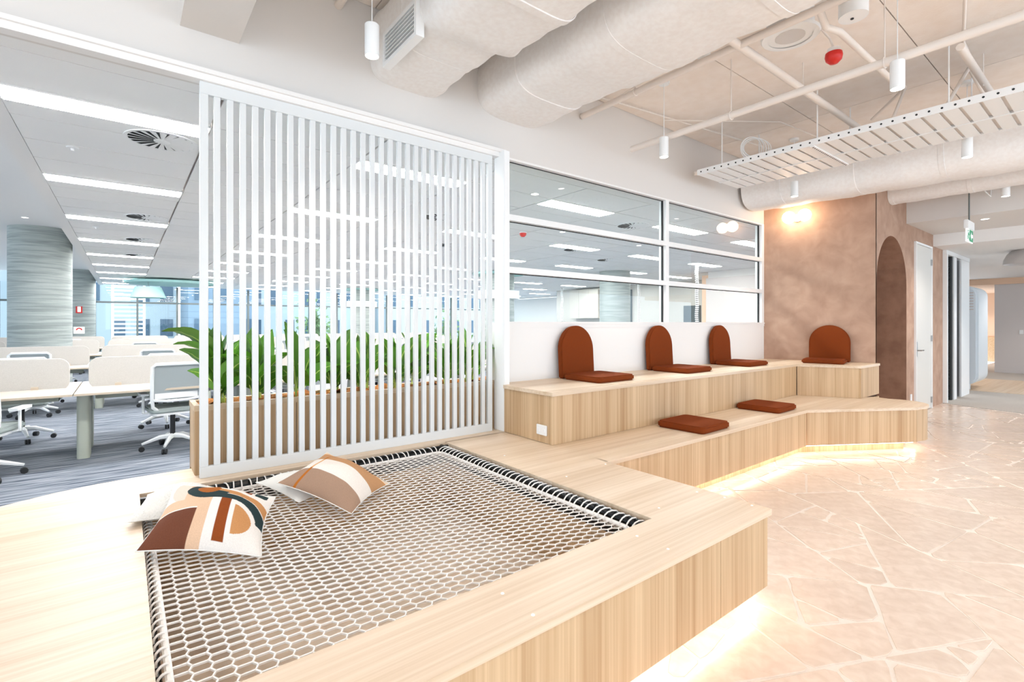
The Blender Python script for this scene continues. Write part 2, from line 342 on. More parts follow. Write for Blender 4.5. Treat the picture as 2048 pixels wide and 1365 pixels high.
# swirl diffusers
for n_, (X, Y) in enumerate([(.25, 5.12), (.25, 8.95), (.25, 11.4), (.25, 14.0), (3.6, 6.3), (5.0, 8.4), (6.3, 4.95), (7.4, 7.3), (9.2, 8.0)]):
    lab = ['round swirl vent in the ceiling tile left of the slatted screen, the largest', 'second swirl vent beyond the largest one', 'third swirl vent in the left run of tiles', 'furthest swirl vent of the left run', 'swirl vent seen between the middle slats', 'swirl vent seen through the right slats', 'swirl vent seen through the top left pane', 'swirl vent seen through the glazing near the mullion', 'swirl vent seen through the right hand panes'][n_]
    t = thing('swirl_vent', lab, 'air vent', (X, Y, OC), 0, 'swirl vents in the office ceiling')
    ob('backing', MB().cyl(0, 0, -.003, -.001, .235), M['vent'], t)
    ob('rim', MB().lathe([(.235, -.001), (.262, -.001), (.262, -.008), (.235, -.008), (.235, -.001)], n=36), M['powder'], t)
    ob('hub', MB().cyl(0, 0, -.010, -.002, .06), M['powder'], t)
    bl = MB()
    bl.add([(.055, -.012, -.004), (.236, -.030, -.004), (.236, .022, -.012), (.055, .006, -.010)], [(0, 1, 2, 3), (3, 2, 1, 0)])
    bme = bl.mesh('blade', M['powder'])
    for k in range(20): link('blade', bme, t, rot=(0, 0, 2*PI*k/20))
# --- glazed wall
win = struct('window_1')
F = M['powder']
ob('head', MB().box(2.70, 7.77, WY, WY+.10, 2.965, 2.985), M['white'], win)
ob('mullion', MB().box(5.22, 5.28, WY-.002, WY+.10, 1.47, 2.965), F, win)
ob('jamb', MB().box(7.69, 7.78, WY-.002, WY+.10, 1.47, 2.985), F, win)
ob('jamb', MB().box(2.70, 2.765, WY-.002, WY+.10, 1.47, 2.965), F, win)
for z in (2.435, 1.95):
    for x0, x1 in ((2.765, 5.22), (5.28, 7.69)): ob('transom', MB().box(x0, x1, WY-.002, WY+.09, z-.028, z+.028), F, win)
for x0, x1 in ((2.765, 5.22), (5.28, 7.69)):
    for z0, z1 in ((1.47, 1.922), (1.978, 2.407), (2.463, 2.965)):
        p = ob('pane', MB().add([(x0, WY+.05, z0), (x1, WY+.05, z0), (x1, WY+.05, z1), (x0, WY+.05, z1)], [(0, 1, 2, 3)]), M['glass'], win)
        ob('gasket', MB().box(x0, x1, WY+.046, WY+.049, z1-.008, z1).box(x1-.014, x1, WY+.04, WY+.06, z0, z1), M['gasket'], win)
struct('wall_back', MB().box(2.66, 7.8, WY, WY+.12, 0, 1.46), M['white'])
struct('trim_2', MB().box(2.70, 7.76, WY-.012, WY+.10, 1.45, 1.47).box(2.70, 7.76, WY-.006, WY, 1.415, 1.45), M['white'])
struct('column_post', MB().box(2.635, 2.695, WY-.13, WY+.02, ZP, 2.985), M['powder'], bevel=.003)
# --- terracotta walls
def wall_prism(poly, z0, z1): return MB().prism(poly, z0, z1)
struct('wall_terracotta', MB().prism([(7.76, 3.72), (7.76, 3.60), (8.09, 2.25), (8.12, 2.25), (8.12, 3.72)], 0, SLAB-.02), M['terra'])
wt = MB(); Y0, Y1 = 2.25, 2.62
n = 24; ax0, ax1, cx, spr = 8.12, 9.52, 8.82, 2.03; rad = .70
arc = [(cx-rad*math.cos(PI*k/n), spr+rad*math.sin(PI*k/n)) for k in range(n+1)]
# front face around the arch
for k in range(n):
    (xa, za), (xb, zb) = arc[k], arc[k+1]
    wt.add([(xa, Y0, za), (xb, Y0, zb), (xb, Y0, SLAB), (xa, Y0, SLAB)], [(0, 1, 2, 3)])
wt.box(9.52, 11.77, Y0, Y0+.12, 0, 3.0)
wt.add([(8.09, Y0, 0), (8.12, Y0, 0), (8.12, Y0, SLAB), (8.09, Y0, SLAB)], [(0, 1, 2, 3)])
struct('wall_side', wt, M['terra'])
ni = MB()
# curved niche: semicircular plan
m = 14
def rowp(x, z, t): return (x, Y0+t, z)
prof = [(ax0, 0)]+arc+[(ax1, 0)]; prof = [(min(a, ax1-.003), b) for a, b in prof]
dep = .42
for k in range(len(prof)-1):
    (xa, za), (xb, zb) = prof[k], prof[k+1]
    ni.add([(xa, Y0, za), (xb, Y0, zb), (xb, Y0+dep, zb), (xa, Y0+dep, za)], [(0, 1, 2, 3)])
ni.add([(a, Y0+dep, b) for a, b in prof], [tuple(range(len(prof)))])
struct('wall_niche', ni, M['terra_shade'])
dr = struct('door_1')
DX0, DX1, DZ = 9.93, 10.93, 2.77
dl_ = ob('door_leaf', MB().box(DX0+.035, DX1-.035, Y0-.012, Y0+.02, .01, DZ-.035), M['doorp'], dr)
ob('door_frame', MB().box(DX0, DX0+.03, Y0-.03, Y0+.05, 0, DZ).box(DX1-.03, DX1, Y0-.03, Y0+.05, 0, DZ).box(DX0+.03, DX1-.03, Y0-.029, Y0+.05, DZ-.03, DZ-.0005), M['powder'], dr)
h_ = ob('door_handle', MB().box(DX0+.06, DX0+.12, Y0-.02, Y0-.012, .92, 1.16).tube([(DX0+.09, Y0-.02, 1.02), (DX0+.09, Y0-.07, 1.02), (DX0+.24, Y0-.07, 1.02)], .011, 8), M['steel'], dl_)
for z in (.15, 1.2, 2.5): ob('hinge', MB().box(DX1-.05, DX1-.02, Y0-.03, Y0-.012, z-.05, z+.05), M['steel'], dr)
# glazed sliding doors further along
d2 = struct('door_2')
for a, b, c in ((11.775, 11.86, .06), (12.38, 12.6, .05), (13.0, 13.72, .05)): ob('door_frame', MB().box(a, b, Y0-c, Y0+.08, 0, 2.72), M['powder'], d2)
ob('door_frame', MB().box(11.775, 13.72, Y0-.055, Y0+.075, 2.722, 2.797), M['powder'], d2)
ob('door_stile', MB().box(12.28, 12.38, Y0-.03, Y0+.05, 0, 2.72), M['gasket'], d2)
ob('pane', MB().box(11.86, 12.28, Y0, Y0+.01, 0, 2.72), M['glass'], d2)
ob('door_stile', MB().box(12.66, 12.72, Y0-.03, Y0+.05, .02, 2.70).box(12.92, 13.0, Y0-.03, Y0+.05, .02, 2.70), M['steel'], d2)
ob('door_stile', MB().box(12.62, 12.66, Y0+.05, Y0+.09, .02, 2.70).box(12.74, 12.9, Y0+.06, Y0+.1, .02, 2.7), M['gasket'], d2)
struct('wall_corridor', MB().box(11.77, 13.7, Y0+.5, Y0+.6, 0, 3.0).box(13.6, 13.72, Y0+.08, 8, 0, 2.8), M['greyw'])
struct('wall_far_grey', MB().box(20.45, 20.6, 1.95, 2.72, 0, 2.85), M['greyw'])
struct('baseboard_far', MB().box(20.43, 20.46, 1.95, 2.72, 0, .12), M['greyw'])
d3 = struct('door_3')
ob('door_frame', MB().box(20.42, 20.5, 1.86, 1.94, 0, 2.8).box(20.42, 20.5, .2, 1.94, 2.72, 2.8).box(20.42, 20.5, .2, 1.94, 0, .05), M['gasket'], d3)
ob('pane', MB().box(20.46, 20.47, .2, 1.86, .05, 2.72), M['glass'], d3)
struct('wall_far_dark', MB().box(23.8, 24, -3, 2.3, 0, 2.8), M['cabd'])
far_w = struct('wall_far_peach', MB().box(26, 26.2, 2.3, 8, .95, 2.9), M['peach'])
struct('wall_far_stone', MB().box(25.96, 26.2, 2.3, 8, 0, .95), M['tan'])
struct('wall_power_point_1', MB().box(20.43, 20.45, 2.12, 2.2, 1.15, 1.27), M['powder'])
# --- far office envelope
FY = 25.5
fw = struct('window_2')
mx = [.41-1.333*k for k in range(6, 0, -1)]+[.41+1.36*k for k in range(0, 15)]
mm = MB().box(-.035, .035, -.05, .07, 0, 3.0).mesh('mullion', M['mull'])
for x in mx: link('mullion', mm, fw, (x, FY, 0))
ob('transom', MB().box(-9, 20, FY-.04, FY+.06, 2.28, 2.35), M['mull'], fw)
ob('sill_rail', MB().box(-9, 20, FY-.04, FY+.06, 0, .12), M['mull'], fw)
for i in range(len(mx)-1): ob('pane', MB().add([(mx[i]+.035, FY, .12), (mx[i+1]-.035, FY, .12), (mx[i+1]-.035, FY, 3.0), (mx[i]+.035, FY, 3.0)], [(0, 1, 2, 3)]), M['glass'], fw)
lw = struct('window_3')
for y in range(4, 26, 3): ob('mullion', MB().box(-9.05, -8.95, y-.04, y+.04, 0, 3.4), M['mull'], lw)
ob('transom', MB().box(-9.05, -8.95, 3.7, 25.5, 2.28, 2.35), M['mull'], lw)
struct('wall_end', MB().box(16, 16.2, WY+.14, 17, 0, 3.02), mat('end_wall', 'B4B2AC', .8))
struct('wall_end_return', MB().box(20, 20.2, 17, 25.6, 0, 3.02).box(16.2, 20.2, 16.9, 17, 0, 3.02), M['white'])
kit = thing('kitchen_cabinet', 'cream wall cabinet with open shelves at the far end of the office, through the glazing', 'cabinet', (15.98, 14.6, 0))
ob('body', MB().box(-.35, 0, -.55, 1.15, 1.68, 2.93), M['cab'], kit)
for k in range(3): ob('cabinet_door', MB().box(-.37, -.352, -.53+k*.56, .02+k*.56, 1.70, 2.91), M['cab'], kit)
ob('shelf_back', MB().box(-.02, 0, -1.2, -.55, 1.68, 2.93), M['greyw'], kit)
for z in (1.7, 2.1, 2.5, 2.9): ob('shelf', MB().box(-.33, -.02, -1.2, -.55, z-.015, z+.015), M['woodx'], kit)
ob('shelf_side', MB().box(-.33, 0, -1.22, -1.2, 1.68, 2.93), M['cab'], kit)
d4 = struct('door_4', MB().box(15.93, 16, 12.6, 13.15, 0, 2.82), M['cabd'])
d5 = struct('door_5', MB().box(15.93, 16, 9.6, 10.25, 0, 2.1), M['cabd'])
struct('column_far_1', MB().cyl(11.5, 9.7, 0, 3.0, .45, 40), M['conc'], smooth=True)

# ================================================================== PLATFORM AND BENCHES
# platform top plan (net opening cut out)
NX0, NX1, NY0, NY1 = .065, 2.03, 1.48, 3.46
plat = thing('timber_platform', 'low L-shaped pale timber platform holding the rope net', 'platform')
T = .03
def slab_piece(poly, z1=ZP, t=T, nm='top_board', m=None, par=plat): return ob(nm, MB().prism(poly, z1-t, z1), m or M['woodx'], par)
edge = [(NX0-.001, 3.86)]
curve = [(.36, 3.86), (.05, 3.85), (-.13, 3.83), (-.32, 3.77), (-.51, 3.67), (-.70, 3.52), (-.90, 3.30), (-1.1, 3.02), (-1.3, 2.65), (-1.45, 2.2), (-1.55, 1.7), (-1.6, 1.2)]
slab_piece([(2.62, 1.175), (2.62, 2.28), (2.63, 2.28), (2.63, 3.47), (NX1, 3.47), (NX1, NY0), (2.0, NY0), (2.0, 1.175)])                # right side board
slab_piece([(NX0, 1.175), (2.0, 1.175), (2.0, NY0), (NX0, NY0)])                                                                        # front board
slab_piece([(2.76, NY1), (2.76, 3.99), (.36, 3.99), (.36, 3.86), (NX0, 3.852), (NX0, NY1)])                                           # back strip
slab_piece([(NX0, 1.175), (NX0, 3.852)]+curve[1:]+[(-1.6, 1.175)])                                                                      # left deck
# front panels
px = [-1.6, -.1, 2.148, 2.605]
for a, b in zip(px[:-1], px[1:]): ob('front_panel', MB().box(a+.0015, b-.0015, 1.19, 1.208, .10, ZP-T), M['woodv'], plat)
ob('end_panel', MB().box(2.590, 2.607, 1.21, 2.29, .10, ZP-T), M['woodv'], plat)
ob('plinth', MB().box(-1.5, 2.5, 1.30, 1.32, 0, ZP-T).box(2.49, 2.51, 1.30, 2.4, 0, ZP-T), M['woodv'], plat)
# pit lining
ob('pit_lining', MB().box(NX1, NX1+.018, NY0, NY1, 0, ZP-T), M['woodv'], plat); ob('pit_lining', MB().box(NX0-.018, NX0, NY0, NY1, 0, ZP-T), M['woodv'], plat)
ob('pit_lining', MB().box(NX0, NX1, NY1, NY1+.018, 0, ZP-T), M['woodv'], plat); ob('pit_lining', MB().box(NX0, NX1, NY0-.018, NY0, 0, ZP-T), M['woodv'], plat)
ob('pit_floor', MB().box(NX0, NX1, NY0, NY1, -.003, .003), noisemat('pit_floor_timber', 'DCC6AF', 'E8D8C6', scale=(1, 6, 1), nscale=2, rough=.5), plat)
ob('back_panel', MB().prism([(x, y-.03) for x, y in curve]+[(x+.02 if x < -1.5 else x, y-.05) for x, y in reversed(curve)], 0, ZP-T), M['woodv'], plat)
for i, (u, v) in enumerate([(1005, 1188), (1066, 1231), (1274, 1073), (1336, 1099), (1318, 1017), (1133, 954), (1211, 929), (1009, 912), (1449, 996), (1504, 1012), (1394, 985)]):
    x, y = ground(u, v, ZP); ob('screw_cap', MB().lathe([(0, .003), (.0055, .0025), (.007, 0)], n=12), M['powder'], plat, loc=(x, y, ZP), smooth=True)
# LED strips: real light lines under the noses
def led(nm, lab, pts, par=None):
    b = MB()
    for p, q in zip(pts[:-1], pts[1:]): b.bar((*p, .093), (*q, .093), .022, .008)
    return tag(ob(nm, b, M['led']), lab, 'led strip', 'warm led strips under the timber benches')
led('led_strip', 'warm glowing light strip under the front edge of the net platform', [(-1.5, 1.232), (2.555, 1.232), (2.555, 2.30)])
# lower bench
low = thing('lower_bench', 'lower timber bench step with an angled rounded end on the stone floor', 'bench')
cr = [(5.93, 2.275), (7.10, 1.575)]
for k in range(9):
    a = math.radians(-120+k*150/8); cr.append((7.34+.30*math.cos(a)*1.15, 1.83+.30*math.sin(a)))
cr += [(7.69, 2.15), (7.5, 2.27)]
lowpoly = [(2.622, 2.275)]+cr+[(7.3, 2.9), (2.632, 2.9)]
slab_piece(lowpoly, par=low)
def skirt(pts, inset, z0, z1, par, nm, m, seams=()):
    # thin upright board following a plan line
    for p, q in zip(pts[:-1], pts[1:]):
        p = Vector((*p, 0)); q = Vector((*q, 0)); d = (q-p).normalized(); nrm = Vector((-d.y, d.x, 0))
        L_ = (q-p).length; k = max(1, round(L_/1.65)); 
        for j in range(k):
            a = p+(q-p)*j/k+nrm*inset; b = p+(q-p)*(j+1)/k+nrm*inset
            g = .0012 if k > 1 else 0
            a = a+d*g; b = b-d*g
            vs = [a, b, b+nrm*.018, a+nrm*.018]
            ob(nm, MB().add([(v.x, v.y, z) for z in (z0, z1) for v in vs], [(3, 2, 1, 0), (4, 5, 6, 7), (0, 1, 5, 4), (1, 2, 6, 5), (2, 3, 7, 6), (3, 0, 4, 7)]), m, par)
skirt([(2.61, 2.275), (5.93, 2.275), (7.10, 1.575)], .012, .10, ZP-T, low, 'front_panel', M['woodv'])
rb = MB(); rp = cr[1:-1]
cen = Vector((7.2, 2.3))
ins = [tuple(Vector(p)+(cen-Vector(p)).normalized()*.014) for p in rp]; ins2 = [tuple(Vector(p)+(cen-Vector(p)).normalized()*.032) for p in rp]
rb.add([(x, y, z) for z in (.10, ZP-T) for x, y in ins]+[(x, y, z) for z in (.10, ZP-T) for x, y in ins2],
       [(k, k+1, len(ins)+k+1, len(ins)+k) for k in range(len(ins)-1)]+[(2*len(ins)+k, 3*len(ins)+k, 3*len(ins)+k+1, 2*len(ins)+k+1) for k in range(len(ins)-1)])
ob('rounded_end_panel', rb, M['woodv'], low, smooth=True)
ob('plinth', MB().bar((2.7, 2.40, .23), (5.98, 2.40, .23), .02, .46).bar((5.98, 2.40, .23), (7.12, 1.72, .23), .02, .46).bar((7.12, 1.72, .23), (7.5, 2.1, .23), .02, .46), M['woodv'], low)
led('led_strip', 'warm glowing light strip under the lower bench step, turning its corner', [(2.64, 2.325), (5.94, 2.325), (7.11, 1.63), (7.42, 1.68), (7.6, 2.0)])
# upper bench
up = thing('upper_bench', 'raised timber bench below the glazed wall, turning along the terracotta wall', 'bench')
uppoly = [(2.622, 2.835), (7.05, 2.835), (7.36, 2.20), (8.09, 2.20), (8.09, 2.25), (7.76, WY), (2.70, WY), (2.70, 3.47), (2.622, 3.47)]
slab_piece(uppoly, z1=ZU, par=up)
skirt([(2.628, 2.835), (7.05, 2.835), (7.36, 2.20), (8.08, 2.20)], .010, ZP+.001, ZU-T, up, 'front_panel', M['woodv'])
ob('end_panel', MB().box(2.634, 2.650, 2.85, 3.47, ZP+.001, ZU-T), M['woodv'], up)
skirt([(7.36, 2.20), (8.08, 2.20)], .010, 0, ZP-.03, up, 'lower_end_panel', M['woodv'])
sp = thing('power_outlet', 'white double power outlet on the end of the upper bench', 'power outlet', (2.633, 2.965, .60))
ob('plate', MB().box(-.012, 0, -.06, .06, -.04, .04), M['powder'], sp, bevel=.003)
for s in (-.03, .03): ob('socket_rocker', MB().box(-.015, -.011, s-.012, s+.012, -.012, .012), M['powder'], sp)
tag(ob('power_outlet', MB().box(9.70, 9.78, Y0-.012, Y0, .22, .34), M['powder'], bevel=.003), 'small white power outlet low on the terracotta wall between arch and door', 'power outlet')

# ---- cushions
def seat_pad(X, Y, z, w, d, rz, label, group, t=.055):
    b = MB().prism(rrect(w, d, .05, 5), 0, t)
    return tag(ob('seat_cushion', b, M['rust'], loc=(X, Y, z), rot=(0, 0, rz), bevel=.014, seg=3, ang=50, smooth=True), label, 'cushion', group)
def back_pad(X, Y, z, w, h, rz, label, group, t=.06, lean=-.06):
    r = w/2; P = [(-r, 0), (r, 0)]+[(r*math.cos(PI*k/20), h-r+r*math.sin(PI*k/20)) for k in range(21)]
    P2 = []
    for p in P:
        if not P2 or math.hypot(p[0]-P2[-1][0], p[1]-P2[-1][1]) > 1e-4: P2.append(p)
    b = MB().prism(P2, -t/2, t/2)
    b.v = [(x, -zz, y) for x, y, zz in b.v]
    return tag(ob('back_cushion', b, M['rust'], loc=(X, Y, z), rot=(lean, 0, rz), bevel=.014, seg=3, ang=50, smooth=True), label, 'cushion', group)
G1, G2 = 'rust seat pads on the benches', 'rust arched backrest pads against the walls'
for i, (x, w0) in enumerate([(3.36, 'left end of the upper bench'), (4.755, 'middle of the glazed wall'), (6.12, 'right end of the glazed wall')]):
    back_pad(x+.235, 3.52, ZU, .47, .52, 0, f'rust arched backrest pad, {w0}', G2)
    seat_pad(x+.255, 3.245, ZU, .53, .47, 0, f'rust square seat pad, {w0}', G1)
rzw = math.atan2(-1.35, .33)+PI
# pads on the terracotta wall: normal of the wall points to -x
dW = Vector((.33, -1.35)).normalized(); nW = Vector((-dW.y, dW.x))*-1
base = Vector((7.76, 3.60))+dW*.86
q = base+nW*.075; back_pad(q.x, q.y, ZU, .50, .52, math.atan2(dW.y, dW.x), 'rust arched backrest pad against the terracotta wall', G2)
q = base+nW*.36+dW*-.03; seat_pad(q.x, q.y, ZU, .50, .47, math.atan2(dW.y, dW.x), 'rust square seat pad in front of the terracotta wall', G1)
seat_pad(4.13, 2.555, ZP, .49, .47, .03, 'rust square seat pad nearest the net on the lower bench', G1, t=.06)
seat_pad(5.66, 2.60, ZP, .49, .47, .03, 'rust square seat pad further along on the lower bench', G1, t=.06)

# ================================================================== ROPE NET
net = thing('rope_net', 'white knotted rope net stretched over the opening in the platform', 'net')
ZN = .452
bx0, bx1, by0, by1 = NX0+.034, NX1-.095, NY0+.03, NY1-.095
def sag(x, y):
    a = (x-bx0)/(bx1-bx0); b = (y-by0)/(by1-by0)
    return ZN-.035*math.sin(PI*min(max(a, 0), 1))*math.sin(PI*min(max(b, 0), 1))
w = .0505; hh = .0435; nc = int((bx1-bx0)/w); nr = int((by1-by0)/hh); w = (bx1-bx0)/nc; hh = (by1-by0)/nr
nb = MB()
def nzz(c, k):
    a = .005+.007*c/nc
    return 0 if c in (0, nc) else (-a if (k+c) % 2 else a)
for c in range(nc+1):          # zigzag ropes running in depth
    pts = []
    for k in range(2*nr+1):
        y = by0+k*hh/2; x = bx0+c*w+nzz(c, k); pts.append((x, y, sag(x, y)))
    nb.tube(pts, .0040, 4, cap=False)
for c in range(nc):
    for k in range(2*nr+1):
        if (k+c) % 2 == 0:
            y = by0+k*hh/2; xa = bx0+c*w+nzz(c, k); xb = bx0+(c+1)*w+nzz(c+1, k)
            nb.tube([(xa, y, sag(xa, y)), (xb, y, sag(xb, y))], .0040, 4, cap=False)
            for xx in (xa, xb): nb.add([(xx+a*.0055, y+b*.0055, sag(xx, y)+cc*.0055) for a, b, cc in ((1,0,0),(0,1,0),(-1,0,0),(0,-1,0),(0,0,1),(0,0,-1))], [(0,1,4),(1,2,4),(2,3,4),(3,0,4),(1,0,5),(2,1,5),(3,2,5),(0,3,5)])
nt_ = ob('netting', nb, M['rope'], net); nt_['kind'] = 'stuff'
bp = []
rr_ = .06
for sx, sy, a0 in ((bx1-rr_, by1-rr_, 0), (bx0+rr_, by1-rr_, 90), (bx0+rr_, by0+rr_, 180), (bx1-rr_, by0+rr_, 270)):
    for k in range(6):
        a = math.radians(a0+18*k); bp.append((sx+rr_*math.cos(a), sy+rr_*math.sin(a), ZN))
ob('border_rope', MB().tube(bp, .011, 8, closed=True), M['rope'], net, smooth=True)
PX1 = NX1-.035; PY1 = NY1-.035; PX0 = NX0+.008; PY0 = NY0+.0; PZ = .455
fr = ob('support_pipe', MB().tube([(PX1, NY0, PZ), (PX1, NY1, PZ)], .030, 16), M['black'], net, smooth=True)
ob('support_pipe', MB().tube([(NX0, PY1, PZ), (NX1, PY1, PZ)], .030, 16), M['black'], net, smooth=True)
ob('support_pipe', MB().tube([(PX0, NY0, PZ-.02), (PX0, NY1, PZ-.02)], .012, 12), M['black'], net, smooth=True)
ob('recess_shade_strip', MB().box(NX0, NX1, NY1-.006, NY1-.001, .34, ZP-.035).box(NX1-.006, NX1-.001, NY0, NY1, .34, ZP-.035), M['dark'], net)  # near-black strip painting the shade of the gap behind the pipes
lm = MB().tube([(.045*math.cos(t)*1.15, 0, .034*math.sin(t)) for t in [2*PI*k/12 for k in range(12)]], .004, 5, closed=True).mesh('lacing_loop', M['rope'], smooth=True)
y = NY0+.03
while y < NY1-.09:
    link('lacing_loop', lm, net, (PX1-.026, y, PZ+.002), (0, 0, random.uniform(-.25, .25))); y += .0455*random.uniform(.85, 1.15)
x = NX0+.08
while x < NX1-.10:
    link('lacing_loop', lm, net, (x, PY1-.026, PZ+.002), (0, 0, PI/2+random.uniform(-.2, .2))); x += .0455*random.uniform(.85, 1.15)
y = NY0+.03
lm2 = MB().tube([(.020*math.cos(t), 0, .018*math.sin(t)) for t in [2*PI*k/10 for k in range(10)]], .004, 5, closed=True).mesh('lacing_loop', M['rope'], smooth=True)
while y < NY1-.09:
    link('lacing_loop', lm2, net, (PX0+.014, y, PZ-.005), (0, 0, .5)); y += .0455

# ================================================================== PILLOWS
def pillow(name, corners, thick, m, label, n=60, color=None, grp='scatter cushions lying on the rope net', pinch=.10, tuftseed=0):
    A, B, Cc, D = [Vector(c) for c in corners]   # s along A->B, t along A->D
    cen = (A+B+Cc+D)/4; nrm = ((B-A)+(Cc-D)).cross((D-A)+(Cc-B)).normalized()
    if nrm.z < 0: nrm = -nrm
    vs = []; uv = []; rnd = random.Random(tuftseed)
    ph = [rnd.uniform(0, 6) for _ in range(6)]
    for side in (1, -1):
        for j in range(n+1):
            for i in range(n+1):
                s, t = i/n, j/n
                a = s; b = t
                s2 = .5+(s-.5)*(1-pinch*math.sin(PI*t)); t2 = .5+(t-.5)*(1-pinch*math.sin(PI*s))
                p = A*(1-s2)*(1-t2)+B*s2*(1-t2)+Cc*s2*t2+D*(1-s2)*t2
                e = max(0, math.sin(PI*s)*math.sin(PI*t))
                h = thick*(e**.62)*(1 if side > 0 else .5)
                wr = .0035*math.sin(9*s+5*t+ph[0])*e**.3+.0025*math.sin(17*t-8*s+ph[1])*e**.3+.002*math.sin(31*s+ph[2]+4*t)*(1-e)*e**.2
                vs.append(p+nrm*(side*h+wr)); uv.append((s, t))
    m1 = (n+1)*(n+1); fs = []
    for j in range(n):
        for i in range(n):
            a = j*(n+1)+i; fs.append((a, a+1, a+n+2, a+n+1)); fs.append((m1+a, m1+a+n+1, m1+a+n+2, m1+a+1))
    me = bpy.data.meshes.new(name); me.from_pydata([tuple(v-cen) for v in vs], [], fs)
    me.materials.append(m); me.polygons.foreach_set('use_smooth', [True]*len(fs))
    if color:
        ca = me.color_attributes.new('print', 'FLOAT_COLOR', 'POINT')
        for k, (s, t) in enumerate(uv): ca.data[k].color = color(s, t, k >= m1)
    o = link(name, me, None, cen); tag(o, label, 'cushion', grp)
    # piped edge seam
    seam = [Vector(vs[i]) for i in range(n+1)]+[Vector(vs[j*(n+1)+n]) for j in range(1, n+1)]+[Vector(vs[n*(n+1)+i]) for i in range(n-1, -1, -1)]+[Vector(vs[j*(n+1)]) for j in range(n-1, 0, -1)]
    return o, [p-cen for p in seam]
def attrmat(name, fine=True):
    m = mat(name, 'FFFFFF', .95, spec=.1); nt = m.node_tree; N = nt.nodes; L = nt.links; b = N['Principled BSDF']
    a = N.new('ShaderNodeAttribute'); a.attribute_name = 'print'
    tc = N.new('ShaderNodeTexCoord'); no = N.new('ShaderNodeTexNoise'); no.inputs['Scale'].default_value = 260; L.new(tc.outputs['Object'], no.inputs['Vector'])
    mr = N.new('ShaderNodeMapRange'); mr.inputs[3].default_value = .82; mr.inputs[4].default_value = 1.15; L.new(no.outputs[0], mr.inputs[0])
    mx_ = N.new('ShaderNodeMix'); mx_.data_type = 'RGBA'; mx_.blend_type = 'MULTIPLY'; mx_.inputs[0].default_value = 1
    cb = N.new('ShaderNodeCombineColor'); [L.new(mr.outputs[0], cb.inputs[i]) for i in range(3)]
    L.new(a.outputs['Color'], mx_.inputs[6]); L.new(cb.outputs[0], mx_.inputs[7]); L.new(mx_.outputs[2], b.inputs['Base Color'])
    bp = N.new('ShaderNodeBump'); bp.inputs['Strength'].default_value = .3; bp.inputs['Distance'].default_value = .002; L.new(no.outputs[0], bp.inputs['Height']); L.new(bp.outputs[0], b.inputs['Normal'])
    return m
cw, cb_, ct, cr_, co, cd = [lin(h) for h in ('E6E0DA', 'D9B79A', 'C08A5A', '8A4620', 'A3602C', '2B3A3C')]
cbr = lin('6B4130'); cmu = lin('DCCBBD')
def art(s, t, back):
    # abstract print: s runs along the front edge, t away from the viewer
    if back: return cw
    def circ(cx, cy, r): return (s-cx)**2+(t-cy)**2 < r*r
    def sd(cx, cy): return math.hypot(s-cx, t-cy)
    if s > .79 and t > .93: return cw
    if circ(.40, .76, .115): return co
    d0 = sd(.40, .76)
    if d0 < .22 and (s < .42 or t < .76) and not (s > .42 and t > .70): return cd
    if .42 <= s <= .72 and .54 <= t <= .655: return cd
    if s > .72 and .21 < sd(.72, .325) <= .33 and t > .325: return cd
    if .42 <= s <= .72 and .665 <= t <= .775: return ct if s > .50 else cw
    if s > .72 and .34 < sd(.72, .325) <= .445 and t > .36: return ct
    if .70 < s < .80 and .84 < t < .955 and sd(.80, .955) < .115: return cr_
    if .825 < s < .95 and .84 < t < .955: return cd if sd(.885, .9) < .075 else cw
    if s < .37 and t < .36 and sd(.17, .10) < .36: return cbr
    if s < .48 and t < .54: return cb_ if (s > .37 or t > .40) else (cb_ if t > .38 else cw)
    if s < .40 and sd(.40, .76) < .36: return cmu if s < .2 else cb_
    if .57 < s < .67 and .05 < t < .54: return cr_
    if .715 < s and sd(.715, .30) < .175: return ct
    return cw
def stripe(s, t, back):
    if back: return lin('B08A6E')
    if .20 < s < .235: return lin('B26A2A') if not (.30 < t < .58) else lin('D8A878')
    if t < .28: return lin('A38672')
    if t < .58: return lin('EAE2DA')
    if t < .90: return lin('BC8F68')
    if t < .915: return lin('C88A4A')
    return lin('DCC8B2')
o, seam = pillow('scatter_cushion', [(-.005, 2.90, .53), (.36, 2.78, .515), (.46, 3.30, .49), (.10, 3.42, .50)], .10, M['cush_w'], 'white textured cushion mostly hidden under the patterned one', n=30)
o, seam = pillow('scatter_cushion', [(.035, 2.52, .525), (.45, 2.275, .475), (.60, 2.70, .575), (.195, 2.97, .655)], .105, attrmat('printed_linen'), 'square cushion printed with brown, black and tan curves, at the left of the net', n=170, color=art)
ob('seam', MB().tube(seam[::4], .0028, 5, closed=True), M['cush_p'], o)
o, seam = pillow('scatter_cushion', [(.60, 3.21, .52), (.745, 2.83, .475), (1.05, 2.95, .47), (.92, 3.32, .50)], .08, M['cush_p'], 'plain white cushion under the striped one', n=30)
o, seam = pillow('scatter_cushion', [(.672, 3.0, .555), (.915, 2.50, .475), (1.27, 2.83, .475), (1.02, 3.225, .625)], .11, attrmat('striped_linen'), 'brown and cream striped linen cushion near the slatted screen', n=120, color=lambda s, t, b: stripe(s, t, b))
ob('seam', MB().tube(seam[::3], .0025, 5, closed=True), M['cush_p'], o)

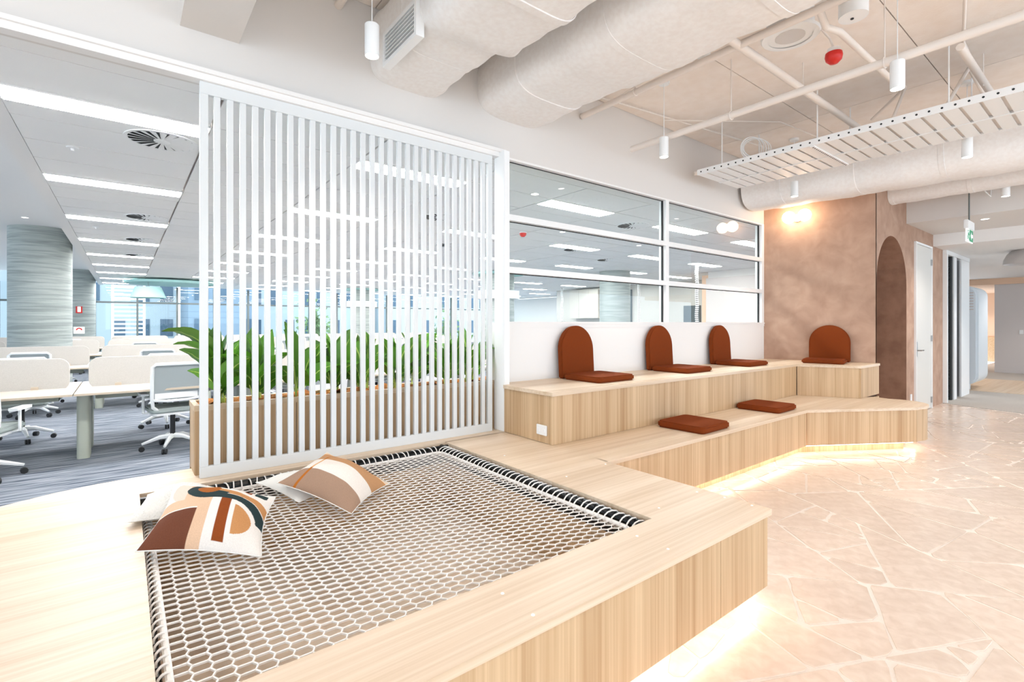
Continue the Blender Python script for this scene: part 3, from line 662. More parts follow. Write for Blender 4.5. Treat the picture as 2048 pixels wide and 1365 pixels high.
# ================================================================== SLATTED SCREEN
scr = thing('slatted_screen', 'tall white slatted timber screen standing at the back of the net platform', 'screen')
SX0, SX1, SY = .363, 2.575, 3.585; SZ0, SZ1 = ZP, 2.945
ob('bottom_rail', MB().box(SX0, SX1, SY-.018, SY+.018, SZ0, SZ0+.07), M['screen'], scr, bevel=.002, seg=1)
ob('top_rail', MB().box(SX0, SX1, SY-.018, SY+.018, SZ1-.075, SZ1), M['screen'], scr, bevel=.002, seg=1)
stm = MB().box(0, .045, -.018, .018, SZ0+.07, SZ1-.075).mesh('stile', M['screen'], bevel=.002, seg=1)
link('stile', stm, scr, (SX0, SY, 0)); link('stile', stm, scr, (SX1-.045, SY, 0))
slm = MB().box(-.0175, .0175, -.014, .014, SZ0+.07, SZ1-.075).mesh('slat', M['screen'], bevel=.0015, seg=1)
N_ = 29; pitch = (SX1-SX0-.04)/(N_+1)
for k in range(1, N_+1): link('slat', slm, scr, (SX0+.02+k*pitch, SY, 0))
# ================================================================== PLANTER
pl = thing('planter_box', 'long pale timber planter box behind the slatted screen', 'planter')
PXa, PXb, PYa, PYb, PZt = .345, 2.76, 3.66, 3.96, .935
for k in range(4):
    a = PXa+.002+(PXb-PXa)*k/4; b = PXa-.002+(PXb-PXa)*(k+1)/4
    ob('front_board', MB().box(a, b, PYa, PYa+.016, ZP, PZt-.035), M['woodv'], pl)
ob('side_board', MB().box(PXa, PXa+.016, PYa+.016, PYb, ZP, PZt-.035).box(PXb-.016, PXb, PYa+.016, PYb, ZP, PZt-.035), M['woodv'], pl)
ob('back_board', MB().box(PXa, PXb, PYb-.016, PYb, 0, PZt-.035), M['woodv'], pl)
ob('rim', MB().box(PXa-.003, PXb, PYa-.004, PYa+.03, PZt-.035, PZt).box(PXa-.003, PXb, PYb-.03, PYb+.004, PZt-.035, PZt).box(PXa-.003, PXa+.027, PYa+.03, PYb-.03, PZt-.035, PZt).box(PXb-.027, PXb, PYa+.03, PYb-.03, PZt-.035, PZt), M['wooda'], pl)
cb2 = MB(); nx, ny = 90, 10
vs = []
for j in range(ny+1):
    for i in range(nx+1):
        x = PXa+.028+(PXb-PXa-.056)*i/nx; y = PYa+.03+(PYb-PYa-.06)*j/ny
        vs.append((x, y, PZt-.012+.022*math.sin(x*13+1)*math.sin(y*19+x*3)+random.uniform(-.006, .008)+.012*math.sin(x*31)))
cb2.add(vs, [(j*(nx+1)+i, j*(nx+1)+i+1, (j+1)*(nx+1)+i+1, (j+1)*(nx+1)+i) for j in range(ny) for i in range(nx)])
co_ = ob('coir_mulch', cb2, M['soil'], pl, smooth=True); co_['kind'] = 'stuff'
# leaves
def leaf_mesh(Lp, Lb, wd, lean, curl, tw=0, name='leaf'):
    b = MB(); pts = []; a = lean*.15; p = Vector((0, 0, 0)); ns = 7
    for k in range(ns+1):
        pts.append(p.copy()); a = lean*(.15+.5*k/ns); p = p+Vector((math.sin(a), 0, math.cos(a)))*Lp/ns
    b.tube(pts, [.006-.003*k/ns for k in range(ns+1)], 5)
    p = pts[-1].copy(); n = 12; vs = []; uvs = []
    for k in range(n+1):
        t = k/n; a = lean*.65+curl*t**1.2
        hw = wd/2*(math.sin(PI*min(1, t**.75))**.8)*(1-.15*t) if 0 < k < n else .001
        d = Vector((math.sin(a), 0, math.cos(a))); up_ = Vector((-math.cos(a), 0, math.sin(a)))
        for i in range(-2, 3):
            sd_ = Vector((0, 1, 0))*math.cos(tw)+up_*math.sin(tw); nm_ = up_*math.cos(tw)-Vector((0, 1, 0))*math.sin(tw)
            vs.append(p+sd_*hw*i/2+nm_*(abs(i)/2)*hw*.35+nm_*.003*math.sin(k*2.2+i)); uvs.append((.5+i/4, t))
        p = p+d*Lb/n
    base = len(b.v); b.add(vs, [(k*5+i, k*5+i+1, (k+1)*5+i+1, (k+1)*5+i) for k in range(n) for i in range(4)])
    me = bpy.data.meshes.new(name); me.from_pydata(b.v, [], b.f); me.materials.append(M['leaf']); me.polygons.foreach_set('use_smooth', [True]*len(b.f))
    uvl = me.uv_layers.new(name='UVMap')
    for l in me.loops: uvl.data[l.index].uv = uvs[l.vertex_index-base] if l.vertex_index >= base else (.5, 0)
    return me
LM = [leaf_mesh(.20, .32, .15, .22, .5, 1.1), leaf_mesh(.14, .30, .14, .55, 1.0, .9), leaf_mesh(.09, .26, .12, .8, 1.1, 1.2), leaf_mesh(.22, .30, .145, .12, .3, .3), leaf_mesh(.20, .34, .14, .42, 1.5, .5), leaf_mesh(.07, .22, .10, 1.0, .8, .8), leaf_mesh(.20, .31, .15, .35, .6, -1.2), leaf_mesh(.12, .28, .13, .65, .9, -.9)]
names9 = ['at the left end of the planter', 'second from the left end of the planter', 'with a broad pale leaf, third from the left', 'left of the middle of the planter', 'in the middle of the planter', 'right of the middle of the planter', 'third from the right end of the planter', 'second from the right end of the planter', 'at the right end of the planter beside the post']
for i in range(9):
    x = .50+i*.248+random.uniform(-.03, .03); y = 3.81+random.uniform(-.04, .04)
    t = thing('leafy_plant', f'green plant with broad glossy leaves {names9[i]}', 'plant', (x, y, PZt-.03), 0, 'leafy plants in the timber planter')
    n = 18; off = random.uniform(0, 6)
    for k in range(n):
        me = LM[[0, 6, 1, 3, 2, 0, 7, 5, 3, 4, 2, 1, 6, 5, 3, 7, 0, 1, 6, 2, 7, 0][k]]; sc = random.uniform(.62, 1.12)
        o = link('leaf', me, t, (random.uniform(-.03, .03), random.uniform(-.03, .03), 0), (random.uniform(-.1, .1), random.uniform(-.1, .1), off+k*2.399))
        if math.sin(o.rotation_euler.z) < -.6 and k % 2: o.rotation_euler.z += 1.3
        o.scale = (sc, sc, sc)
    if i == 0:
        for (lx, rz, sc) in ((0, PI*1.02, 1.22), (.0, PI*.93, 1.0)):
            o = link('leaf', LM[4], t, (0, 0, .02), (0, 0, rz)); o.scale = (sc, sc, sc)

# ================================================================== OFFICE FURNITURE
chair_n = [0]
def make_chair():
    t = bpy.data.objects.new('office_chair', None); C.objects.link(t)
    bl = []
    for P in [(-.20, -.27, 1.00), (.20, -.27, 1.00), (.232, -.265, .97), (.235, -.24, .80), (.232, -.215, .62), (.22, -.20, .52), (.15, -.17, .455), (.06, -.12, .43), (-.06, -.12, .43), (-.15, -.17, .455), (-.22, -.20, .52), (-.232, -.215, .62), (-.235, -.24, .80), (-.232, -.265, .97)]: bl.append(P)
    ob('back_frame', MB().tube(bl, .019, 8, closed=True), M['chairw'], t, smooth=True)
    mb = MB(); mb.add([(-.215, -.262, .985), (.215, -.262, .985), (.218, -.232, .80), (.215, -.205, .60), (-.215, -.205, .60), (-.218, -.232, .80)], [(0, 1, 2, 5), (5, 2, 3, 4)])
    ob('mesh_back', mb, M['mesh'], t)
    lb = MB().box(-.205, .205, -.215, -.203, .61, .71)
    ob('lumbar_panel', lb, M['chairw'], t)
    ob('back_brace', MB().tube([(-.22, -.22, .60), (-.1, -.225, .585), (.1, -.225, .585), (.22, -.22, .60)], .016, 6), M['chairw'], t, smooth=True)
    ob('seat', MB().prism(rrect(.48, .46, .07, 4, 0, .02), .445, .50), M['seatg'], t, bevel=.015, seg=2, ang=50, smooth=True)
    ob('seat_shell', MB().prism(rrect(.44, .42, .06, 4, 0, .02), .42, .445), M['chairw'], t)
    for s in (-1, 1): ob('armrest', MB().tube([(s*.20, .02, .43), (s*.275, .02, .44), (s*.275, .02, .64)], .014, 6).box(s*.275-.035, s*.275+.035, -.09, .15, .64, .665), M['chairw'], t)
    ob('gas_lift', MB().cyl(0, 0, .13, .42, .026, 12), M['rubber'], t)
    for k in range(5):
        a = 2*PI*k/5+.5; ca, sa = math.cos(a), math.sin(a)
        leg_ = ob('base_leg', MB().tube([(0, 0, .15), (ca*.12, sa*.12, .145), (ca*.29, sa*.29, .085)], [.032, .026, .014], 6), M['chairw'], t, smooth=True)
        cs = MB(); 
        for s in (-.014, .014):
            cs.add([(ca*.29-sa*(s+w_)+.0, sa*.29+ca*(s+w_), 0) for w_ in (0,)], [])
            c0 = Vector((ca*.29-sa*s, sa*.29+ca*s, .03)); axd = Vector((-sa, ca, 0))
            cs.tube([c0-axd*.009, c0+axd*.009], .029, 12)
        ob('caster', cs, M['rubber'], leg_)
    return t
proto = None
def chair(x, y, rz, label):
    global proto
    if proto is None: proto = make_chair(); o = proto
    else: o = copy_tree(proto)
    o.location = (x, y, 0); o.rotation_euler = (0, 0, rz); tag(o, label, 'chair', 'office chairs at the desks'); return o
desk_proto = None
def make_desk(wd=1.59, dp=1.40):
    t = bpy.data.objects.new('bench_desk', None); C.objects.link(t)
    ob('desktop', MB().prism([(0, 0), (wd, 0), (wd, dp), (0, dp)], .705, .73), M['desk'], t, bevel=.003, seg=1)
    ob('edge_band', MB().box(0, wd, -.002, 0, .705, .727), M['deske'], t)
    lg = MB().prism(rrect(.11, .30, .035, 4), 0, .70); me = lg.mesh('leg', M['sage'], smooth=True)
    for y_ in (.42, dp-.42): link('leg', me, t, (.06, y_, 0))
    ob('under_frame', MB().box(.0, wd, .5, .56, .66, .70).box(0, wd, dp-.56, dp-.5, .66, .70), M['sage'], t)
    fp = rrect(1.44, .36, .10, 6, wd/2+.01, .885)
    b = MB().prism(fp, -.012, .012); b.v = [(x, dp/2+z, y) for x, y, z in b.v]
    ob('divider_screen', b, M['felt'], t, bevel=.004, seg=1, ang=60)
    for xx in (.35, wd-.35): ob('screen_foot', MB().box(xx-.03, xx+.03, dp/2-.035, dp/2+.035, .73, .76), M['deske'], t)
    ob('wire_basket', MB().box(.15, wd-.15, .58, .80, .60, .61).box(.15, wd-.15, .58, .585, .61, .66).box(.15, wd-.15, .795, .80, .61, .66), M['sage'], t)
    return t
rowd = [('nearest row', 6.74), ('second row', 10.75), ('third row', 14.9), ('furthest row', 19.0)]
for ri, (rn, Yd) in enumerate(rowd):
    for k in range(-2, [4, 5, 6, 7][ri]):
        xd = -.41+1.6*k
        if desk_proto is None: desk_proto = make_desk(); o = desk_proto
        else: o = copy_tree(desk_proto)
        o.location = (xd, Yd, 0)
        pos = {-2: 'cut by the left edge of the picture', -1: 'left of the big concrete column base', 0: 'just left of the slatted screen', 1: 'second behind the slats', 2: 'third behind the slats', 3: 'fourth behind the slats', 4: 'fifth behind the slats', 5: 'sixth behind the slats', 6: 'furthest right behind the slats'}[k]
        tag(o, f'bench desk in the {rn}, {pos}', 'desk', 'bench desks in the office')
ch = [(.44, 6.97, .12, 'white office chair with grey mesh back, nearest one left of the planter'), (-1.05, 6.62, -.3, 'white office chair cut by the left edge, under the nearest desk'),
      (-1.0, 8.55, PI+.1, 'white office chair behind the left felt divider of the nearest desk'), (.45, 8.6, PI-.15, 'white office chair behind the divider, above the nearest chair'), (-2.2, 8.5, PI+.3, 'white office chair at the far left edge behind the divider'),
      (2.05, 6.7, .1, 'white office chair seen between the left slats'), (3.7, 6.75, -.1, 'white office chair seen between the middle slats'), (5.2, 6.7, .2, 'white office chair seen between the right slats'), (2.0, 8.6, PI, 'white office chair beyond the nearest desk, left slats'), (3.6, 8.6, PI+.2, 'white office chair beyond the nearest desk, middle slats')]
for ri, Yd in ((1, 10.75), (2, 14.9), (3, 19.0)):
    for k in range(-1, 5):
        ch.append((.45+1.6*k+random.uniform(-.1, .1), Yd-.05, random.uniform(-.2, .2), f'small white office chair in front of the {rowd[ri][0]} of desks, {["first", "second", "third", "fourth", "fifth", "sixth"][k+1]} from the left'))
        if k < 3: ch.append((.4+1.6*k+random.uniform(-.1, .1), Yd+1.5, PI+random.uniform(-.2, .2), f'small white office chair behind the {rowd[ri][0]} of desks, {["first", "second", "third", "fourth"][k+1]} from the left'))
for c in ch: chair(*c)
# columns
def column(x, y, r, h, lab, collar=None):
    t = thing('concrete_column', lab, 'column', (x, y, 0))
    ob('shaft', MB().cyl(0, 0, 0, h, r, 56), M['conc'], t, smooth=True)
    if collar:
        ob('planter_ring', MB().cyl(0, 0, 2.20, 2.44, r+.15, 40), M['powder'], t, smooth=True)
        ob('ceiling_collar', MB().cyl(0, 0, 2.93, 2.99, r+.28, 40), M['teal'], t, smooth=True)
    return t
c1 = column(-1.36, 14.0, .49, 3.4, 'round board-marked concrete column at the far left, the largest')
c2 = column(-1.33, 23.9, .49, 3.4, 'round concrete column with red fire signs, behind the largest column')
column(8.95, 12.1, .49, 3.0, 'concrete column with white planter ring, right of the white post', True)
column(8.3, 21.4, .49, 3.0, 'distant concrete column with white ring, seen between the middle slats', True)
fs_ = tag(ob('fire_sign', MB().box(-.09, .09, -.006, 0, -.12, .12), M['red']), 'red fire hose sign high on the second concrete column', 'sign'); fs_.location = (-1.28, 23.395, 1.95)
ob('symbol', MB().box(-.045, .045, -.010, -.006, -.08, .11), M['signw'], fs_); 
f2 = tag(ob('fire_sign', MB().box(-.15, .15, -.006, 0, -.12, .12), M['signw']), 'white sign with red arc lower on the second concrete column', 'sign'); f2.location = (-1.28, 23.39, 1.22)
ob('symbol', MB().prism([(.09*math.cos(PI*k/8), .09*math.sin(PI*k/8)) for k in range(9)]+[(.05*math.cos(PI*k/8), .05*math.sin(PI*k/8)) for k in range(8, -1, -1)], 0, .004), M['red'], f2, loc=(0, -.007, 0), rot=(PI/2, 0, 0))
# teal ceiling disc and shade
tag(ob('acoustic_disc', MB().cyl(1.3, 21.5, 2.86, 2.94, 1.35, 48), M['teal'], smooth=True), 'wide flat teal acoustic disc below the far office ceiling', 'ceiling panel')
sh = thing('pendant_lamp', 'pale teal drum lampshade hanging in front of the far windows', 'pendant lamp', (.62, 20.5, 0))
ob('shade', MB().lathe([(.36, 2.68), (.50, 2.32), (.49, 2.32), (.35, 2.68)], n=32), M['teal'], sh, smooth=True)
ob('cord', MB().tube([(0, 0, 2.66), (0, 0, 2.86)], .006, 6), M['mull'], sh)
# cable poles
for x, y, lab in ((15.0, 15.6, 'left'), (14.6, 11.2, 'middle'), (11.8, 7.2, 'right')):
    t = thing('cable_pole', f'white segmented cable pole rising to the ceiling, the {lab} one through the glazing', 'pole', (x, y, 0), 0, 'segmented cable poles')
    ob('core', MB().cyl(0, 0, .73, 3.0, .02, 8), M['mull'], t)
    b = MB()
    for k in range(44): b.cyl(.015*math.sin(k*.6), 0, .74+k*.051, .74+k*.051+.03, .045, 8)
    ob('segments', b, M['powder'], t)

# ================================================================== OUTSIDE
struct('ground_street', MB().box(-60, 80, 26, 90, -3.2, -3.0), M['ground'])
def building(x0, x1, y, z1, lab, cols, rows_, kind):
    t = thing('building', lab, 'building', ((x0+x1)/2, y, -3), 0)
    w_ = x1-x0; ob('wall', MB().box(-w_/2, w_/2, 0, 6, 0, z1+3), M[kind], t)
    cw_ = w_/cols; rh = 2.6
    for i in range(cols):
        for j in range(rows_):
            if (i*7+j*3) % 5 == 0: continue
            ob('window', MB().box(-w_/2+i*cw_+.25*cw_, -w_/2+i*cw_+.8*cw_, -.06, .0, j*rh+.9, j*rh+2.2), M['bglass'], t)
building(-4, 3.2, 46, 12, 'white building with blue windows across the street, left of the far windows', 5, 5, 'bwhite')
building(3.4, 7.6, 40, 9, 'grey-blue glass building across the street behind the left slats', 3, 4, 'bgrey')
building(8.2, 19, 47, 12, 'long white building across the street behind the middle slats', 8, 5, 'bwhite')
building(19.6, 33, 44, 12, 'pale building across the street behind the right slats', 8, 5, 'bwhite')
building(-26, -6, 40, 12, 'white building seen past the left edge column', 8, 5, 'bwhite')
lv = thing('louvre_screen', 'white horizontal sun louvre outside the far window', 'louvre', (.15, 30, -3))
for k in range(34): ob('louvre_blade', MB().box(-.55, .55, 0, .12, k*.2, k*.2+.08), M['sheer'], lv)
for s in (-.6, .6): ob('louvre_post', MB().box(s-.05, s+.05, 0, .12, 0, 7), M['sheer'], lv)
for i, (x, y, h, lab) in enumerate([(10.6, 36, 4.6, 'green street tree outside, between the left slats'), (22, 37, 4.3, 'green street tree outside, behind the right slats')]):
    t = thing('street_tree', lab, 'tree', (x, y, -3), 0, 'street trees')
    ob('trunk', MB().tube([(0, 0, 0), (.1, 0, h*.6)], .12, 8), M['woodv'], t)
    b = MB()
    for _ in range(500):
        a = random.uniform(0, 2*PI); c = random.gauss(0, .9); r0 = random.uniform(0, 1.3); p = Vector((r0*math.cos(a), r0*math.sin(a), h*.8+c)); d = Vector((random.gauss(0, 1), random.gauss(0, 1), random.gauss(0, 1))).normalized()*.22; e = d.orthogonal().normalized()*.12
        b.add([p-d, p+e, p+d, p-e], [(0, 1, 2, 3)])
    cr2 = ob('crown', b, M['tree'], t); cr2['kind'] = 'stuff'

# ================================================================== LOBBY SERVICES
def section_duct(name, label, secs, parent_cat='duct', esq=.75):
    # secs: (y, xc, zc, half width, half height)
    t = thing(name, label, parent_cat); n = 40; vs = []; fs = []
    for (y, xc, zc, a, b) in secs:
        for k in range(n):
            th = 2*PI*k/n; c, s_ = math.cos(th), math.sin(th); e = esq
            vs.append((xc+a*math.copysign(abs(c)**e, c), y, zc+b*math.copysign(abs(s_)**e, s_)))
    for i in range(len(secs)-1):
        for k in range(n): fs.append((i*n+k, i*n+(k+1) % n, (i+1)*n+(k+1) % n, (i+1)*n+k))
    fs.append(tuple(range(n))); fs.append(tuple((len(secs)-1)*n+k for k in range(n-1, -1, -1)))
    wr_ = ob('wrap', MB().add(vs, fs), M['duct'], t, smooth=True)
    for y0_ in [3.05-k*.86 for k in range(4)]:
        (y, xc, zc, a, b) = min(secs, key=lambda q_: abs(q_[0]-y0_))
        if abs(y-y0_) > .1: continue
        bv = []
        for yy_, g_ in ((y-.03, -.006), (y-.026, .0), (y+.026, .0), (y+.03, -.006)):
            for k in range(n):
                th = 2*PI*k/n; c, s_ = math.cos(th), math.sin(th)
                bv.append((xc+(a+g_+.004)*math.copysign(abs(c)**esq, c), yy_, zc+(b+g_+.004)*math.copysign(abs(s_)**esq, s_)))
        ob('tape_band', MB().add(bv, [(i*n+k, i*n+(k+1) % n, (i+1)*n+(k+1) % n, (i+1)*n+k) for i in range(3) for k in range(n)]), M['duct'], wr_, smooth=True)
    return t
def lump(y, seed): return .006*math.sin(y*9+seed)+.005*math.sin(y*23+seed*2)
def mkduct(name, label, prof, y0, y1, seed, esq=.6):
    secs = []; N = 60
    for k in range(N+1):
        y = y0+(y1-y0)*k/N
        for (ya, yb, xc, zc, a, b) in prof:
            if ya >= y >= yb: break
        l = lump(y, seed)
        secs.append((y, xc+l*.5, zc+l*.4, a+l, b+l))
    return section_duct(name, label, secs, esq=esq)
dA = mkduct('air_duct', 'white wrapped air duct with a grille, nearer the left', [(3.6, 2.74, 1.77, 3.56, .31, .26), (2.74, -2, 1.80, 3.54, .37, .285)], 3.6, -1.5, 1.0, .45)
gr = thing('duct_grille', 'blue-grey slotted grille on the side of the left air duct', 'air grille')
GY0, GY1, GZ0, GZ1 = 2.83, 3.28, 3.29, 3.47
gx = 1.44
ob('frame', MB().box(gx-.006, gx+.05, GY0-.03, GY1+.03, GZ1, GZ1+.03).box(gx-.006, gx+.05, GY0-.03, GY1+.03, GZ0-.03, GZ0).box(gx-.006, gx+.05, GY0-.03, GY0, GZ0, GZ1).box(gx-.006, gx+.05, GY1, GY1+.03, GZ0, GZ1), M['powder'], gr)
ob('backing', MB().box(gx+.02, gx+.03, GY0, GY1, GZ0, GZ1), mat('grille_dark', '36565F', .6), gr)
for k in range(6): ob('slot_bar', MB().box(gx-.006, gx+.012, GY0, GY1, GZ0+.022+k*.027, GZ0+.027+k*.027), M['powder'], gr)
for k in range(14): ob('slot_fin', MB().box(gx+.012, gx+.018, GY0+.02+k*.031, GY0+.024+k*.031, GZ0, GZ1), M['mull'], gr)
dB = mkduct('air_duct', 'large white wrapped air duct running out of the bulkhead in the middle', [(3.6, 2.55, 2.83, 3.56, .40, .255), (2.55, -2, 2.84, 3.55, .43, .27)], 3.6, -1.5, 2.3)
secs = []
for k in range(50):
    y = 3.55-k*.12; secs.append((y, 7.28+(3.55-y)*.10, 3.42, .33+lump(y, 4), .31+lump(y, 5)))
t3 = section_duct('air_duct', 'round white wrapped air duct below the cable tray', secs)
secs = []
for k in range(30):
    y = 2.22-k*.12; secs.append((y, 8.75, 3.35, .17+lump(y, 2)*.5, .17+lump(y, 3)*.5))
section_duct('air_duct', 'smaller wrapped duct beside the terracotta wall top', secs)
def pipe(label, pts, r, hangers=(), nm='service_pipe', smooth=True):
    t = thing(nm, label, 'pipe', group=None)
    ob('tube', MB().tube(pts, r, 12), M['pipe'], t, smooth=True)
    for (x, y, z) in hangers:
        ob('hanger', MB().cyl(x, y, z, SLAB, .005, 6), M['pipe'], t)
        ob('clip', MB().tube([(x+(r+.004)*math.cos(a), y, z+(r+.004)*math.sin(a)) for a in [2*PI*k/12 for k in range(12)]], .006, 5, closed=True), M['pipe'], t)
    return t
pipe('thick white pipe crossing above the pendants to the right edge', [(4.33, 3.42, 3.345), (4.33, -2.5, 3.335)], .032, [(4.33, y, 3.34) for y in (2.3, 1.15, -.1)])
pipe('white pipe near the large duct, parallel to the thick one', [(3.73, 3.58, 3.6), (3.73, -1.5, 3.6)], .03, [(3.73, 2.9, 3.6)])
pipe('white cross pipe tee-ing off beyond the large duct', [(3.2, 1.92, 3.6), (6.9, 1.92, 3.6)], .032, [(4.9, 1.92, 3.6)])
pipe('white cross pipe bending down from the ceiling drum', [(3.73, 1.36, 3.6), (3.85, 1.36, 3.52), (4.1, 1.36, 3.58), (5.5, 1.36, 3.6)], .024)
pipe('white cross pipe near the right edge', [(5.1, .87, 3.6), (6.9, .87, 3.6)], .028, [(6.0, .87, 3.6)])
pipe('thin conduit line running diagonally above', [(3.9, 3.5, 3.82), (9.4, 2.78, 3.82)], .010)
pipe('thin conduit line at the upper right', [(4.4, .72, 3.80), (5.5, .92, 3.80), (7.0, .98, 3.80)], .012)
pipe('twin thin conduit over the thick pipe', [(3.98, 3.55, 3.75), (3.98, 3.0, 3.81), (4.0, 2.6, 3.82), (4.1, 2.3, 3.82), (4.1, 1.4, 3.82), (4.15, .2, 3.82)], .008)
pipe('second twin thin conduit over the thick pipe', [(4.02, 3.55, 3.74), (4.02, 3.0, 3.80), (4.04, 2.6, 3.82), (4.14, 2.3, 3.82), (4.14, 1.4, 3.82), (4.19, .2, 3.82)], .008)
pipe('white conduit elbow dropping to the tray, middle', [(6.7, 1.9, 3.78), (6.1, 1.45, 3.80), (5.6, 1.45, 3.28)], .014)
pipe('white conduit elbow dropping to the tray, right', [(7.2, 1.0, 3.78), (6.1, .98, 3.80), (5.6, 1.08, 3.28)], .016)
pipe('thin wire line beyond the tray', [(4.9, 3.4, 3.8), (6.0, 2.6, 3.80), (9.3, 2.3, 3.80)], .008)
pipe('short white pipe stub by the bulkhead', [(5.75, 3.55, 3.38), (6.1, 3.2, 3.42), (6.6, 2.95, 3.5)], .025)
tag(ob('pipe_stub', MB().tube([(1.22, 3.60, 3.76), (1.22, 2.6, 3.80)], .03, 10), M['pipe'], smooth=True), 'short white pipe above the left pendant', 'pipe')
# cable coil
cl = MB()
for k in range(5):
    cx_, cy_, cz_ = 5.62, 2.75, 3.45
    cl.tube([(cx_+.012*k+(.12+.009*k)*math.cos(a)*.787, cy_-.012*k-(.12+.009*k)*math.cos(a)*.617, cz_+.006*(k % 2)+(.13-.006*k)*math.sin(a)) for a in [2*PI*j/24 for j in range(24)]], .0045, 5, closed=True)
tag(ob('cable_coil', cl, M['powder'], smooth=True), 'coil of white cable hanging at the end of the cable tray', 'cable')
# cable tray
ct_ = thing('cable_tray', 'long white perforated cable tray hung below the slab', 'cable tray')
TX0, TX1, TZ = 5.42, 6.36, 3.235; TY0, TY1 = -1.5, 3.3
mid = 5.92
for X in (TX0, mid, TX1):
    ob('side_rail', MB().box(X-.004, X+.004, TY0, TY1, TZ, TZ+.065), M['powder'], ct_)
holes = MB(); y = TY1-.03
hole_me = MB().tube([(-.0015, 0, 0), (0.0005, 0, 0)], .009, 8).mesh('hole', M['vent'])
yy = TY1-.05; hn = 0
while yy > .35:
    link('rail_hole', hole_me, ct_, (TX0-.0045, yy, TZ+.033)); yy -= .085
yy = TY1-.05
while yy > .35:
    link('rail_hole', hole_me, ct_, (mid-.0045, yy, TZ+.033)); yy -= .085
rm = MB().box(TX0+.004, TX1-.004, -.050, .050, 0, .004).mesh('tray_rung', M['powder'])
rm2 = MB().box(TX0+.004, TX1-.004, -.03, .03, .022, .026).mesh('tray_rung', M['pipe'])
yy = TY1-.06; k = 0
while yy > -.2:
    link('tray_rung', rm, ct_, (0, yy, TZ)); link('tray_rung', rm2, ct_, (0, yy-.062, TZ)); yy -= .125; k += 1
ob('mid_strip', MB().box(mid-.02, mid+.02, TY0, TY1, TZ-.006, TZ-.001), M['powder'], ct_)
ob('joint_bar', MB().box(TX0, TX1, 2.02, 2.06, TZ-.012, TZ-.001), M['powder'], ct_)
for k in range(22): link('rail_hole', hole_me, ct_, (TX0+.03+k*.042, 2.04, TZ-.013), (0, PI/2, 0))
for y in (3.0, 2.0, 1.0, 0): 
    for X in (TX0+.02, TX1-.02): ob('hanger', MB().cyl(X, y, TZ+.03, SLAB, .006, 6), M['powder'], ct_)
# pendants
def pendant(x, y, zb, label, top=SLAB, spot=True, canopy=True):
    t = thing('pendant_light', label, 'pendant light', (x, y, 0), 0, 'white cylinder pendants')
    R_, H_ = .0435, .195
    ob('body', MB().lathe([(0, zb+H_), (R_-.004, zb+H_), (R_, zb+H_-.004), (R_, zb), (R_-.004, zb), (R_-.004, zb+.012)], n=28), M['powder'], t, smooth=True)
    ob('lamp_face', MB().cyl(0, 0, zb+.004, zb+.010, R_-.004, 24), M['spotm'], t)
    ob('cord', MB().cyl(0, 0, zb+H_, top-.02, .0035, 6), M['powder'], t)
    if canopy: ob('canopy', MB().lathe([(0, top-.03), (.05, top-.03), (.055, top-.02), (.055, top-.001)], n=20), M['powder'], t, smooth=True)
    if spot: lamp('SPOT', 'pendant_lamp', (x, y, zb-.01), SPOT, (1, .9, .8), .04, (0, 0, 0), spot=math.radians(100))
ZB = 3.10
pendant(1.20, 2.93, ZB, 'white cylinder pendant above the slatted screen, in front of the left duct')
pendant(4.20, 2.92, ZB, 'white cylinder pendant hanging before the left end of the thick pipe')
pendant(6.83, 2.78, ZB, 'white cylinder pendant behind the cable tray, near the terracotta wall')
pendant(4.30-.03, 1.06, ZB, 'white cylinder pendant in front of the thick pipe, upper right, the largest')
pendant(6.57, 1.07, ZB, 'white cylinder pendant just below the cable tray at the right')
pendant(8.97, 1.09, ZB, 'white cylinder pendant at the right edge beyond the ducts')
for x, y in ((1.2, 1.0), (1.2, -1.2), (4.2, -1.2), (6.9, -1.2)): lamp('SPOT', 'unseen_ceiling_spot', (x, y, 3.3), SPOT, (1, .9, .8), .05, (0, 0, 0), spot=math.radians(110))  # unseen spots without fittings, added to light the lobby and net pit
# detectors, speaker, drum
def disc_thing(nm, lab, cat, x, y, prof, m, n=28):
    return tag(ob(nm, MB().lathe(prof, n=n), m, loc=(x, y, 0), smooth=True), lab, cat)
sp1 = thing('ceiling_speaker', 'round white ceiling speaker in a deep collar beyond the large duct', 'speaker', (3.93, 1.63, 0))
ob('collar', MB().lathe([(.15, 3.60), (.19, 3.60), (.20, 3.615), (.16, 3.62), (.155, 3.80)], n=36), M['powder'], sp1, smooth=True)
ob('grille', MB().cyl(0, 0, 3.603, 3.61, .10, 32), noisemat('speaker_grille', 'C9C6C4', 'DDDAD8', nscale=200), sp1)
ob('disc', MB().cyl(0, 0, 3.606, 3.62, .16, 32), M['powder'], sp1)
al = thing('alarm_sounder', 'red dome alarm sounder on the slab between the pipes', 'alarm', (4.40, 1.50, 0))
ob('base', MB().cyl(0, 0, 3.585, 3.62, .045, 20), M['powder'], al, smooth=True)
ob('dome', MB().lathe([(0, 3.50), (.03, 3.505), (.055, 3.53), (.062, 3.56), (.058, 3.585), (0, 3.586)], n=24), M['red'], al, smooth=True)
ob('mount_pipe', MB().tube([(0, 0, 3.62), (-.02, .02, 3.70), (-.10, .10, 3.84)], .008, 8), M['pipe'], al)
dm = thing('ceiling_drum', 'white drum fitting hanging from the slab at the top right', 'fitting', (3.83, 1.19, 0))
ob('drum', MB().cyl(0, 0, 3.50, 3.95-.11, .085, 32), M['powder'], dm, smooth=True)
ob('lens', MB().cyl(.01, .01, 3.494, 3.50, .010, 10), M['vent'], dm)
